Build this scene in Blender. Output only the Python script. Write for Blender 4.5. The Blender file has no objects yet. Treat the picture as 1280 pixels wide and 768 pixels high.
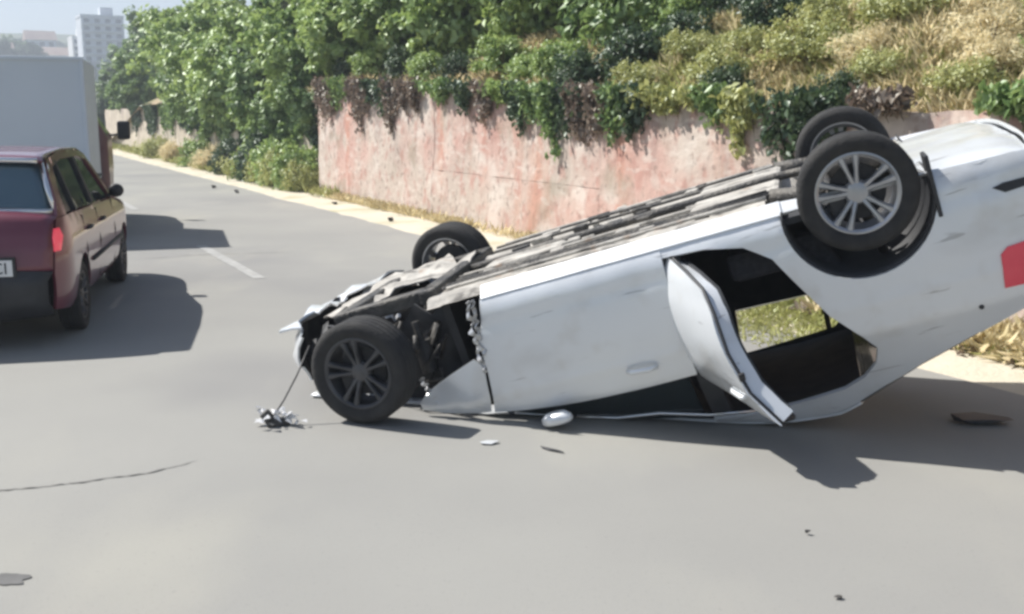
import bpy, bmesh, math, random
import numpy as np
from mathutils import Vector, Matrix, noise
from mathutils.geometry import delaunay_2d_cdt
sc = bpy.context.scene
COL = sc.collection
R = math.radians

# ------------------------------------------------------------------ camera
CAM_H = 1.65; FPX = 1300.0; HORIZON = 145.0
PITCH = math.atan((384 - HORIZON) / FPX)
cd = bpy.data.cameras.new('camera'); cam = bpy.data.objects.new('camera', cd); COL.objects.link(cam)
cam.location = (0, 0, CAM_H); cam.rotation_euler = (math.pi / 2 - PITCH, 0, 0)
cd.sensor_width = 36; cd.lens = 36 * FPX / 1280; cd.clip_start = .05; cd.clip_end = 5000
sc.camera = cam
# ------------------------------------------------------------------ sky, sun, exposure
SUN = Vector((-.85, .32, 1.0)).normalized()           # towards the sun
wd = bpy.data.worlds.new('World'); sc.world = wd; wd.use_nodes = True
nt = wd.node_tree; nt.nodes.clear()
sky = nt.nodes.new('ShaderNodeTexSky'); sky.sky_type = 'NISHITA'; sky.sun_disc = False
sky.sun_elevation = math.asin(SUN.z); sky.sun_rotation = math.atan2(SUN.x, SUN.y)
sky.air_density = .85; sky.dust_density = 1.0; sky.ozone_density = 1.0
bg = nt.nodes.new('ShaderNodeBackground'); bg.inputs[1].default_value = .068
wo = nt.nodes.new('ShaderNodeOutputWorld')
nt.links.new(sky.outputs[0], bg.inputs[0]); nt.links.new(bg.outputs[0], wo.inputs[0])
sl = bpy.data.lights.new('sun', 'SUN'); sl.energy = 5.0; sl.angle = R(.53); sl.color = (1, .965, .91)
so = bpy.data.objects.new('sun', sl); COL.objects.link(so)
so.rotation_euler = (-SUN).to_track_quat('-Z', 'Y').to_euler(); so.location = (-20, 10, 30)
vs = sc.view_settings; vs.view_transform = 'Standard'; vs.look = 'None'; vs.exposure = .75; vs.gamma = 1
vs.use_curve_mapping = False
sc.render.engine = 'CYCLES'; sc.cycles.filter_width = 3.0

# ------------------------------------------------------------------ materials
def mat(name, a, b=None, rough=.6, metal=0., scale=4., detail=5., bump=0., bscale=None, coat=0., spec=.5, stretch=None, lo=.35, hi=.65, emit=None):
    m = bpy.data.materials.new(name); m.use_nodes = True
    t = m.node_tree; N = t.nodes; L = t.links; p = N['Principled BSDF']
    p.inputs['Roughness'].default_value = rough; p.inputs['Metallic'].default_value = metal
    p.inputs['Specular IOR Level'].default_value = spec
    if coat: p.inputs['Coat Weight'].default_value = coat; p.inputs['Coat Roughness'].default_value = .06
    tc = N.new('ShaderNodeTexCoord'); src = tc.outputs['Object']
    if stretch:
        mp = N.new('ShaderNodeMapping'); mp.inputs['Scale'].default_value = stretch
        L.new(src, mp.inputs[0]); src = mp.outputs[0]
    if b is None: b = tuple(c * .9 for c in a)
    nz = N.new('ShaderNodeTexNoise'); nz.inputs['Scale'].default_value = scale; nz.inputs['Detail'].default_value = detail
    L.new(src, nz.inputs['Vector'])
    rp = N.new('ShaderNodeValToRGB'); rp.color_ramp.elements[0].position = lo; rp.color_ramp.elements[1].position = hi
    rp.color_ramp.elements[0].color = (*a, 1); rp.color_ramp.elements[1].color = (*b, 1)
    L.new(nz.outputs[0], rp.inputs[0]); L.new(rp.outputs[0], p.inputs['Base Color'])
    if bump:
        n2 = N.new('ShaderNodeTexNoise'); n2.inputs['Scale'].default_value = bscale or scale * 6; n2.inputs['Detail'].default_value = 6
        L.new(src, n2.inputs['Vector'])
        bp = N.new('ShaderNodeBump'); bp.inputs['Strength'].default_value = bump; bp.inputs['Distance'].default_value = .02
        L.new(n2.outputs[0], bp.inputs['Height']); L.new(bp.outputs[0], p.inputs['Normal'])
    if emit: p.inputs['Emission Color'].default_value = (*emit, 1); p.inputs['Emission Strength'].default_value = .22
    return m

def mixlayer(m, col, scale, lo, hi, stretch=None, detail=4., w=1.0, z=None):
    """lay another colour over a material's base colour where a noise is high (stains, dust, patches)"""
    t = m.node_tree; N = t.nodes; L = t.links; p = N['Principled BSDF']
    old = p.inputs['Base Color'].links[0].from_socket
    tc = N.new('ShaderNodeTexCoord'); src = tc.outputs['Object']
    mp = N.new('ShaderNodeMapping'); mp.inputs['Location'].default_value = (3.1 * scale, 7.7, 1.3)
    mp.inputs['Scale'].default_value = stretch or (1, 1, 1); L.new(src, mp.inputs[0])
    nz = N.new('ShaderNodeTexNoise'); nz.inputs['Scale'].default_value = scale; nz.inputs['Detail'].default_value = detail
    L.new(mp.outputs[0], nz.inputs['Vector'])
    mr = N.new('ShaderNodeMapRange'); mr.inputs[1].default_value = lo; mr.inputs[2].default_value = hi; mr.inputs[4].default_value = w
    L.new(nz.outputs[0], mr.inputs[0])
    fac = mr.outputs[0]
    if z:                                   # only between two heights (object space): rain streaks from the top, splash from the foot
        sx = N.new('ShaderNodeSeparateXYZ'); L.new(src, sx.inputs[0])
        m2 = N.new('ShaderNodeMapRange'); m2.inputs[1].default_value = z[0]; m2.inputs[2].default_value = z[1]
        L.new(sx.outputs[2], m2.inputs[0])
        mu = N.new('ShaderNodeMath'); mu.operation = 'MULTIPLY'; L.new(fac, mu.inputs[0]); L.new(m2.outputs[0], mu.inputs[1]); fac = mu.outputs[0]
    mx = N.new('ShaderNodeMix'); mx.data_type = 'RGBA'
    L.new(fac, mx.inputs[0]); L.new(old, mx.inputs[6]); mx.inputs[7].default_value = (*col, 1)
    L.new(mx.outputs[2], p.inputs['Base Color'])
    return m

def leafmat(name, c0, c1, c2, trans=.35):
    m = bpy.data.materials.new(name); m.use_nodes = True
    t = m.node_tree; N = t.nodes; L = t.links; N.remove(N['Principled BSDF']); out = N['Material Output']
    at = N.new('ShaderNodeAttribute'); at.attribute_name = 'tone'
    rp = N.new('ShaderNodeValToRGB'); e = rp.color_ramp.elements
    e[0].color = (*c0, 1); e[1].color = (*c2, 1); k = e.new(.5); k.color = (*c1, 1)
    L.new(at.outputs['Fac'], rp.inputs[0])
    d = N.new('ShaderNodeBsdfDiffuse'); tr = N.new('ShaderNodeBsdfTranslucent'); g = N.new('ShaderNodeBsdfGlossy')
    g.inputs['Roughness'].default_value = .45; g.inputs['Color'].default_value = (.9, .95, .9, 1)
    hs = N.new('ShaderNodeHueSaturation'); hs.inputs['Hue'].default_value = .48; hs.inputs['Value'].default_value = 1.25
    L.new(rp.outputs[0], d.inputs[0]); L.new(rp.outputs[0], hs.inputs['Color']); L.new(hs.outputs[0], tr.inputs[0])
    a = N.new('ShaderNodeMixShader'); a.inputs[0].default_value = trans; b = N.new('ShaderNodeMixShader'); b.inputs[0].default_value = .06
    L.new(d.outputs[0], a.inputs[1]); L.new(tr.outputs[0], a.inputs[2]); L.new(a.outputs[0], b.inputs[1]); L.new(g.outputs[0], b.inputs[2])
    L.new(b.outputs[0], out.inputs[0])
    return m

def glass(name, tint=(.02, .03, .035), alpha=.8):
    m = bpy.data.materials.new(name); m.use_nodes = True
    p = m.node_tree.nodes['Principled BSDF']
    p.inputs['Base Color'].default_value = (*tint, 1); p.inputs['Roughness'].default_value = .08
    p.inputs['Alpha'].default_value = alpha; p.inputs['Specular IOR Level'].default_value = .7
    return m

M = {}
M['asphalt'] = mat('worn_asphalt', (.25, .247, .232), (.28, .276, .256), rough=.9, scale=.5, bump=.12, bscale=120)
mixlayer(M['asphalt'], (.21, .208, .203), .35, .52, .72, detail=3, w=.8)
mixlayer(M['asphalt'], (.33, .32, .28), .9, .55, .75, stretch=(1, .5, 1), w=.6)
mixlayer(M['asphalt'], (.18, .18, .176), 60, .6, .75, w=.5)
M['paint_line'] = mat('worn_white_paint', (.38, .38, .366), (.285, .282, .27), rough=.8, scale=9)
M['dirt'] = mat('pale_dusty_dirt', (.50, .46, .36), (.58, .53, .43), rough=.95, scale=1.5, bump=.6, bscale=25)
mixlayer(M['dirt'], (.33, .31, .16), 1.1, .55, .7, w=.7)
M['soil'] = mat('dry_bank_soil', (.26, .2, .13), (.36, .29, .19), rough=1, scale=1.2, bump=.8, bscale=12)
mixlayer(M['soil'], (.12, .13, .05), .7, .5, .65, w=.8)
M['field'] = mat('dry_field', (.2, .2, .1), (.3, .27, .15), rough=1, scale=.05)
M['crack'] = mat('crack_dark', (.13, .128, .122), (.19, .187, .18), rough=1, scale=8)
M['smudge'] = mat('dark_blotch', (.11, .11, .107), (.15, .148, .145), rough=.9, scale=8)
M['hill'] = mat('hill_scrub', (.06, .09, .04), (.14, .15, .07), rough=1, scale=.06)
# wrecked car
M['silver'] = mat('silver_car_paint', (.70, .725, .75), (.73, .755, .775), rough=.34, metal=.25, scale=2, coat=.5)
mixlayer(M['silver'], (.5, .47, .42), 5, .54, .8, w=.45)
mixlayer(M['silver'], (.22, .22, .22), 9, .66, .70, stretch=(.35, 1, 3.5), w=.5)
mixlayer(M['silver'], (.36, .34, .31), 1.6, .6, .78, stretch=(.7, 1, 1.6), w=.3)
M['under'] = mat('dusty_underbody', (.48, .46, .42), (.30, .285, .26), rough=.85, scale=6, stretch=(1, 1.5, 1), bump=.6, bscale=24)
mixlayer(M['under'], (.07, .065, .06), 7, .56, .66, stretch=(.8, 1.3, 1), w=.7)
mixlayer(M['under'], (.30, .19, .12), 11, .6, .72, w=.5)
M['blackpl'] = mat('black_plastic', (.022, .023, .026), (.035, .036, .04), rough=.6, scale=7)
M['rubber'] = mat('tyre_rubber', (.018, .018, .019), (.035, .034, .033), rough=.85, scale=9, bump=.3, bscale=60)
M['dustrub'] = M['rubber']
M['alloy'] = mat('alloy_wheel', (.42, .43, .45), (.36, .37, .39), rough=.38, metal=.75, scale=6)
M['alloydark'] = mat('dark_alloy_wheel', (.055, .057, .062), (.10, .10, .105), rough=.5, metal=.5, scale=8)  # much darker tone of the alloy
M['barrel'] = mat('dark_wheel_barrel', (.03, .03, .033), (.05, .05, .052), rough=.7, metal=.3, scale=8)
M['steel'] = mat('bare_torn_metal', (.62, .63, .64), (.4, .4, .4), rough=.35, metal=.7, scale=12)
M['engine'] = mat('oily_engine_parts', (.04, .04, .042), (.12, .112, .10), rough=.55, metal=.35, scale=9, bump=.6)
M['trim'] = mat('dark_interior_trim', (.03, .032, .038), (.045, .047, .052), rough=.8, scale=10)
M['fabric'] = mat('dark_seat_fabric', (.035, .037, .045), (.055, .055, .065), rough=.95, scale=30, bump=.3)
M['glass'] = glass('tinted_glass'); M['greenglass'] = glass('shattered_green_glass', (.12, .18, .16), .45)
M['redlens'] = mat('red_lamp_lens', (.72, .02, .06), (.8, .05, .09), rough=.2, scale=5, coat=1)
M['clear'] = mat('clear_lamp_lens', (.6, .6, .6), (.7, .7, .7), rough=.15, scale=5, coat=1)
M['wire'] = mat('thin_wire', (.05, .05, .05), rough=.5)
M['maroon'] = mat('maroon_car_paint', (.14, .024, .045), (.16, .033, .055), rough=.33, metal=.1, scale=2, coat=.8)
M['maroondust'] = mat('dusty_maroon_paint', (.13, .05, .06), (.17, .08, .08), rough=.45, scale=3, coat=.3)
M['plate'] = mat('white_plate', (.75, .76, .76), rough=.4); M['ink'] = mat('plate_ink', (.02, .02, .03), rough=.5)
M['greytarp'] = mat('grey_box_panel', (.55, .62, .69), (.58, .65, .72), rough=.6, scale=1.2, bump=.05, bscale=6)
M['brakelamp'] = mat('lit_brake_lamp', (.75, .03, .08), rough=.25, scale=5, coat=1, emit=(1, .06, .12))
M['bluewin'] = mat('sky_tinted_glass', (.10, .16, .20), (.12, .18, .22), rough=.08, metal=.35, scale=2)  # sky reflection partly painted in by the blue base colour
M['chrome'] = mat('bright_trim', (.8, .8, .8), rough=.2, metal=.9)

# ------------------------------------------------------------------ helpers
def link(name, me, m, parent=None, smooth=True):
    o = bpy.data.objects.new(name, me); COL.objects.link(o)
    if m is not None and not me.materials: me.materials.append(m)
    if smooth:
        for p in me.polygons: p.use_smooth = True
    if parent is not None: o.parent = parent
    return o

def tag(o, label=None, cat=None, group=None, kind=None):
    if label: o['label'] = label
    if cat: o['category'] = cat
    if group: o['group'] = group
    if kind: o['kind'] = kind
    return o

def empty(name, loc=(0, 0, 0), rz=0.):
    o = bpy.data.objects.new(name, None); COL.objects.link(o); o.location = loc; o.rotation_euler = (0, 0, rz)
    o.empty_display_size = .1
    return o

def mesh(name, V, F):
    me = bpy.data.meshes.new(name); me.from_pydata([tuple(v) for v in V], [], F); me.update(); return me

def autosmooth(o, ang=35):
    me = o.data
    bm = bmesh.new(); bm.from_mesh(me)
    for e in bm.edges:
        if len(e.link_faces) == 2 and e.calc_face_angle(0) > R(ang): e.smooth = False
    bm.to_mesh(me); bm.free(); return o

class MB:
    def __init__(s): s.V = []; s.F = []
    def add(s, V, F):
        b = len(s.V); s.V += [Vector(v) for v in V]; s.F += [tuple(i + b for i in f) for f in F]; return s
    def box(s, c, d, rot=None, taper=1.):
        x, y, z = d[0] / 2, d[1] / 2, d[2] / 2
        P = [Vector((sx * x * (taper if sz > 0 else 1), sy * y * (taper if sz > 0 else 1), sz * z)) for sx, sy, sz in
             [(-1,-1,-1),(1,-1,-1),(1,1,-1),(-1,1,-1),(-1,-1,1),(1,-1,1),(1,1,1),(-1,1,1)]]
        if rot is not None: P = [rot @ p for p in P]
        return s.add([p + Vector(c) for p in P], [(0,3,2,1),(4,5,6,7),(0,1,5,4),(1,2,6,5),(2,3,7,6),(3,0,4,7)])
    def tube(s, pts, r, n=8):
        pts = [Vector(p) for p in pts]; rr = r if isinstance(r, (list, tuple)) else [r] * len(pts)
        rings = []
        for i, p in enumerate(pts):
            d = (pts[min(i + 1, len(pts) - 1)] - pts[max(i - 1, 0)]).normalized()
            a = d.orthogonal().normalized() if i == 0 else (pa - d * pa.dot(d)).normalized()
            pa = a; b = d.cross(a)
            rings.append([p + (a * math.cos(2 * math.pi * k / n) + b * math.sin(2 * math.pi * k / n)) * rr[i] for k in range(n)])
        V = [v for g in rings for v in g]; F = []
        for i in range(len(pts) - 1):
            for k in range(n): F.append((i * n + k, i * n + (k + 1) % n, (i + 1) * n + (k + 1) % n, (i + 1) * n + k))
        F.append(tuple(range(n))[::-1]); F.append(tuple((len(pts) - 1) * n + k for k in range(n)))
        return s.add(V, F)
    def lathe(s, prof, n=40, closed=True):
        """profile of (radius, y): spun about the Y axis"""
        V = []; F = []; m = len(prof)
        for k in range(n):
            a = 2 * math.pi * k / n
            V += [(r * math.cos(a), y, r * math.sin(a)) for r, y in prof]
        for k in range(n):
            k2 = (k + 1) % n
            for j in range(m if closed else m - 1):
                j2 = (j + 1) % m; F.append((k * m + j, k * m + j2, k2 * m + j2, k2 * m + j))
        return s.add(V, F)
    def build(s, name, m, parent=None, smooth=False, bevel=0., fn=None, sharp=None):
        V = s.V if fn is None else [fn(v) for v in s.V]
        o = link(name, mesh(name, V, s.F), m, parent, smooth or sharp is not None)
        if sharp is not None: autosmooth(o, sharp)
        if bevel:
            b = o.modifiers.new('bevel', 'BEVEL'); b.width = bevel; b.segments = 2; b.limit_method = 'ANGLE'
        return o

def inpoly(x, y, P):
    c = False; j = len(P) - 1
    for i in range(len(P)):
        if (P[i][1] > y) != (P[j][1] > y) and x < (P[j][0] - P[i][0]) * (y - P[i][1]) / (P[j][1] - P[i][1]) + P[i][0]: c = not c
        j = i
    return c

def skin(name, poly, surf, thick, m, parent, step=.06, back=None, flip=False):
    """a curved panel: 2-D outline filled with a fine triangulation, lifted onto a surface, given thickness"""
    P = []
    for i, a in enumerate(poly):
        b = poly[(i + 1) % len(poly)]; k = max(1, int(math.dist(a, b) / step))
        P += [(a[0] + (b[0] - a[0]) * j / k, a[1] + (b[1] - a[1]) * j / k) for j in range(k)]
    n = len(P); xs = [p[0] for p in P]; zs = [p[1] for p in P]; pts = [Vector(p) for p in P]
    x = min(xs) + step / 2; row = 0
    while x < max(xs):
        z = min(zs) + step * (.5 if row % 2 else .25)
        while z < max(zs):
            if inpoly(x, z, P) and min((x - a) ** 2 + (z - b) ** 2 for a, b in P) > (step * .45) ** 2: pts.append(Vector((x, z)))
            z += step
        x += step * .87; row += 1
    v, e, f, *_ = delaunay_2d_cdt(pts, [(i, (i + 1) % n) for i in range(n)], [], 0, 1e-5)
    F = []
    for t in f:
        cx = sum(v[i][0] for i in t) / len(t); cz = sum(v[i][1] for i in t) / len(t)
        if inpoly(cx, cz, P): F.append(tuple(t) if not flip else tuple(t)[::-1])
    o = link(name, mesh(name, [surf(p[0], p[1]) for p in v], F), m, parent)
    if thick:
        s = o.modifiers.new('thickness', 'SOLIDIFY'); s.thickness = thick; s.offset = -1
        if back is not None:
            o.data.materials.append(back); s.material_offset = 1
        es = o.modifiers.new('edges', 'EDGE_SPLIT'); es.split_angle = R(42)
    return o

def strip(name, prof, wfn, m, parent, crown=.04, ny=16, thick=.012, fn=None, sub=4, y0=-1., y1=1.):
    """panel lofted across the car along a profile of (x, z): boot lid, roof, bonnet, windscreen"""
    Q = []
    for i in range(len(prof) - 1):
        for j in range(sub): Q.append(tuple(prof[i][k] + (prof[i + 1][k] - prof[i][k]) * j / sub for k in (0, 1)))
    Q.append(prof[-1]); V = []; F = []
    for i, (x, z) in enumerate(Q):
        a = Q[max(i - 1, 0)]; b = Q[min(i + 1, len(Q) - 1)]
        t = Vector((b[0] - a[0], b[1] - a[1])).normalized(); nx, nz = -t.y, t.x
        w = wfn(x, z)
        for k in range(ny + 1):
            u = y0 + (y1 - y0) * k / ny; c = crown * (1 - abs(u) ** 3)
            p = Vector((x + nx * c, u * w, z + nz * c)); V.append(fn(p) if fn else p)
    for i in range(len(Q) - 1):
        for k in range(ny): F.append((i * (ny + 1) + k, i * (ny + 1) + k + 1, (i + 1) * (ny + 1) + k + 1, (i + 1) * (ny + 1) + k))
    o = link(name, mesh(name, V, F), m, parent)
    if thick:
        s = o.modifiers.new('thickness', 'SOLIDIFY'); s.thickness = thick; s.offset = 0
    return o

# road frame: s along the road away from the camera, n to its right
DR = Vector((-.459, .889)); NR = Vector((.889, .459))
def W(s, n, z=0.): return Vector((s * DR.x + n * NR.x, s * DR.y + n * NR.y, z))
HEAD = math.atan2(DR.y, DR.x)
def nz3(x, y, z=0., k=1.): return noise.noise(Vector((x * k, y * k, z * k)))
def wall_top(s): return 1.68 + .54 * max(0, min(1, (s - 6.5) / 13.5))

# ------------------------------------------------------------------ ground, road, verge, bank, hill
g = MB(); g.add([(-700, -200, -.03), (700, -200, -.03), (700, 900, -.03), (-700, 900, -.03)], [(0, 1, 2, 3)])
tag(g.build('ground', M['field']), kind='structure')
def sheet(name, m, s0, s1, n0, n1, z, ds=1., dn=.5, fn=None):
    ns = max(1, int((s1 - s0) / ds)); nn = max(1, int((n1 - n0) / dn)); V = []; F = []
    for i in range(ns + 1):
        for j in range(nn + 1):
            s = s0 + (s1 - s0) * i / ns; n = n0 + (n1 - n0) * j / nn
            v = W(s, n, z)
            if fn: v = fn(s, n, v)
            V.append(v)
    for i in range(ns):
        for j in range(nn): F.append((i * (nn + 1) + j, i * (nn + 1) + j + 1, (i + 1) * (nn + 1) + j + 1, (i + 1) * (nn + 1) + j)[::-1])
    return tag(link(name, mesh(name, V, F), m), kind='structure')
def roadedge(s, n, v):
    if n > 5.3:
        v = W(s, n + .14 * nz3(s, 0, 3, .45) + .05 * nz3(s, 0, 9, 1.9), 0)
    return v
sheet('road', M['asphalt'], -14, 260, -6.2, 5.55, 0, ds=.5, dn=1.0, fn=roadedge)
def vergefn(s, n, v):
    t = max(0, n - 5.35); v.z = -.018 + .045 * min(1, t / .5) + .03 * nz3(s, n, 0, 2.2) * min(1, t); return v
sheet('verge', M['dirt'], -10, 140, 5.2, 7.4, 0, ds=.35, dn=.16, fn=vergefn)
def bankz(s, n):
    t = max(0, n - 6.75)
    z = wall_top(s) - .12 + .5 * t if t < 6 else wall_top(s) - .12 + 3. + .22 * (t - 6)
    z *= 1 - .85 * max(0, min(1, (s - 48) / 12))
    return z + .28 * nz3(s, n, 0, .55) * min(1, t) + .1 * nz3(s, n, 5, 1.7) * min(1, t * 2)
def bankfn(s, n, v): v.z = bankz(s, n); return v
sheet('bank', M['soil'], -6, 130, 6.72, 24, 0, ds=.6, dn=.5, fn=bankfn)
# painted centre dash, worn
for k, s0 in enumerate((10.6, 19.6, 28.6, 1.6 - 9)):
    V = []; F = []; nn = 14
    for i in range(nn + 1):
        s = s0 + 3.1 * i / nn
        for e in (-1, 1): V.append(W(s, 2.55 + e * (.062 + .012 * nz3(s, e, k, 6)), .004))
    for i in range(nn): F.append((2 * i, 2 * i + 1, 2 * i + 3, 2 * i + 2)[::-1])
    d = link('centre_line_dash', mesh('centre_line_dash', V, F), M['paint_line'])
    tag(d, kind='structure')
# crack across the asphalt
def ribbon(name, pts, w, m, z=.004, seed=0):
    V = []; F = []; rnd = random.Random(seed); L = []
    for i in range(len(pts) - 1):
        a = Vector(pts[i]); b = Vector(pts[i + 1])
        for j in range(9): L.append(a.lerp(b, j / 9))
    for i, p in enumerate(L):
        d = (L[min(i + 1, len(L) - 1)] - L[max(i - 1, 0)]).normalized(); q = Vector((-d.y, d.x))
        p = p + q * (.03 * nz3(p.x, p.y, seed, 4) + rnd.uniform(-.006, .006)); ww = w * (.35 + rnd.random()) * min(1, i / 6, (len(L) - 1 - i) / 6 + .1)
        V += [(*(p + q * ww), z), (*(p - q * ww), z)]
    for i in range(len(L) - 1): F.append((2 * i, 2 * i + 1, 2 * i + 3, 2 * i + 2))
    return tag(link(name, mesh(name, V, F), m), kind='structure')
ribbon('road_crack', [(-1.5, 4.86), (-1.72, 4.66), (-1.95, 4.53), (-2.1, 4.5), (-2.3, 4.42), (-2.7, 4.25), (-3.4, 4.15)], .007, M['crack'], seed=4)
ribbon('road_crack', [(-4.6, 11.8), (-3.9, 12.4), (-3.2, 12.6), (-2.6, 12.7)], .008, M['crack'], seed=8)
def blotch(x, y, r, m, seed, sx=1.6):
    V = [(x, y, .004)]; n = 26
    for k in range(n):
        a = 2 * math.pi * k / n; q = r * (.75 + .5 * nz3(math.cos(a), math.sin(a), seed, 1.6))
        V.append((x + q * sx * math.cos(a), y + q * math.sin(a), .004))
    return tag(link('dark_blotch', mesh('dark_blotch', V, [(0, 1 + k, 1 + (k + 1) % n) for k in range(n)]), m), kind='structure')
blotch(-1.82, 3.52, .06, M['smudge'], 1); blotch(-4.3, 8.9, .12, M['smudge'], 3)  # small dark blotches on the asphalt
# far hill behind the road
V = []; F = []
for i in range(61):
    a = R(-52 + 62 * i / 60)
    for j in range(13):
        d = 190 + 30 * j; t = j / 12
        h = 40 * (t ** .8) * (.82 + .22 * nz3(i * .12, j * .2, 2)) * (1.12 if i < 30 else 1)
        V.append((math.sin(a) * d, math.cos(a) * d, -.2 + h * min(1, t * 3)))
for i in range(60):
    for j in range(12): F.append((i * 13 + j, i * 13 + j + 1, (i + 1) * 13 + j + 1, (i + 1) * 13 + j))
tag(link('hill', mesh('hill', V, F), M['hill']), kind='structure')
def hillz(x, y):
    d = math.hypot(x, y); a = math.degrees(math.atan2(x, y)); i = (a + 52) / 62 * 60; j = (d - 190) / 30; t = j / 12
    return -.2 + 40 * (max(t, 0) ** .8) * (.82 + .22 * nz3(i * .12, j * .2, 2)) * (1.12 if i < 30 else 1) * min(1, t * 3)
#@@PART2
# ------------------------------------------------------------------ retaining walls
M['wall_pale'] = mat('weathered_pink_render', (.53, .45, .385), (.47, .39, .335), rough=.95, scale=1.1, bump=.8, bscale=9)
M['wall_beige'] = mat('beige_render', (.52, .46, .36), (.45, .39, .31), rough=.95, scale=1.2, bump=.7, bscale=9)
mixlayer(M['wall_pale'], (.52, .31, .26), .55, .47, .60, stretch=(1, 1, .9), w=.7, detail=9)
mixlayer(M['wall_pale'], (.47, .22, .15), 1.3, .57, .68, stretch=(1, 1, .22), w=.7)
mixlayer(M['wall_pale'], (.42, .22, .18), 5, .52, .64, stretch=(1, 1, .75), w=.6)
for k in ('wall_pale', 'wall_beige'):
    mixlayer(M[k], (.20, .15, .14), 2.6, .5, .66, stretch=(1, 1, .2), w=.75, z=(.7, 2.0))     # rain streaks below the top
    mixlayer(M[k], (.60, .54, .48), 1.7, .54, .68, stretch=(1, 1, 1.3), w=.7)
    mixlayer(M[k], (.60, .53, .47), 5.5, .56, .66, stretch=(.6, .6, 1.4), w=.55)
    mixlayer(M[k], (.25, .18, .15), 11, .57, .68, w=.6)
    mixlayer(M[k], (.24, .21, .15), 1.1, .58, .68, w=.5)

def wall_block(name, s0, s1, n, z0, z1f, m, parent, seed, depth=.32):
    """a slab of wall along the road with a rough front and a worn top"""
    ns = max(4, int((s1 - s0) / .16)); nh = max(3, int((z1f((s0 + s1) / 2) - z0) / .14)); V = []; F = []
    for i in range(ns + 1):
        s = s0 + (s1 - s0) * i / ns; zt = z1f(s)
        for j in range(nh + 1):
            z = z0 + (zt - z0) * j / nh; e = min(i, ns - i, 2) / 2; h = min(nh - j, 2) / 2 if nh - j < 2 else 1
            q = .035 * nz3(s, z, seed, 1.1) + .018 * nz3(s, z, seed, 4.5) + .007 * (1 - min(e, h))
            V.append(W(s, n + q + .05 * z / 2, z + (.03 * nz3(s, 0, seed, 3) if j == nh else 0)))
        V.append(W(s, n + depth, zt - .01)); V.append(W(s, n + depth, z0))
    m_ = nh + 3
    for i in range(ns):
        for j in range(m_): j2 = (j + 1) % m_; F.append((i * m_ + j, i * m_ + j2, (i + 1) * m_ + j2, (i + 1) * m_ + j)[::-1])
    F.append(tuple(range(m_))); F.append(tuple(ns * m_ + j for j in range(m_))[::-1])
    return autosmooth(link(name, mesh(name, V, F), m, parent), 50)
rw = empty('retaining_wall', W(8, 6.7))
tag(rw, 'weathered pink and tan retaining wall holding up the overgrown bank', 'wall')
inv = Matrix.Translation(-rw.location)
def wp(*a, **k):
    o = wall_block('wall_panel', *a, rw, **k); o.matrix_parent_inverse = inv; return o
half = lambda s: .80
wp(15.497, 21.7, 6.55, -.15, wall_top, M['wall_pale'], seed=1)
wp(10.476, 15.49, 6.552, -.15, half, M['wall_pale'], seed=1)
wp(10.476, 15.49, 6.556, .804, wall_top, M['wall_pale'], seed=1)
wp(7.077, 10.47, 6.55, -.15, wall_top, M['wall_pale'], seed=1)
wp(1.0, 7.07, 6.552, -.15, wall_top, M['wall_pale'], seed=1)
wp(-6, .97, 6.56, -.15, wall_top, M['wall_pale'], seed=6)
fw = empty('boundary_wall', W(40, 7.1)); tag(fw, 'long pale plaster wall half hidden behind ivy and trees', 'wall')
inv = Matrix.Translation(-fw.location)
for a, b, k in ((21.75, 34, 7), (34.03, 48, 8), (48.03, 64, 9)):
    o = wall_block('wall_panel', a, b, 6.98, -.15, lambda s: 1.95 + .1 * nz3(s, 1, 1, .2), M['wall_beige'], fw, seed=k); o.matrix_parent_inverse = inv

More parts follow.
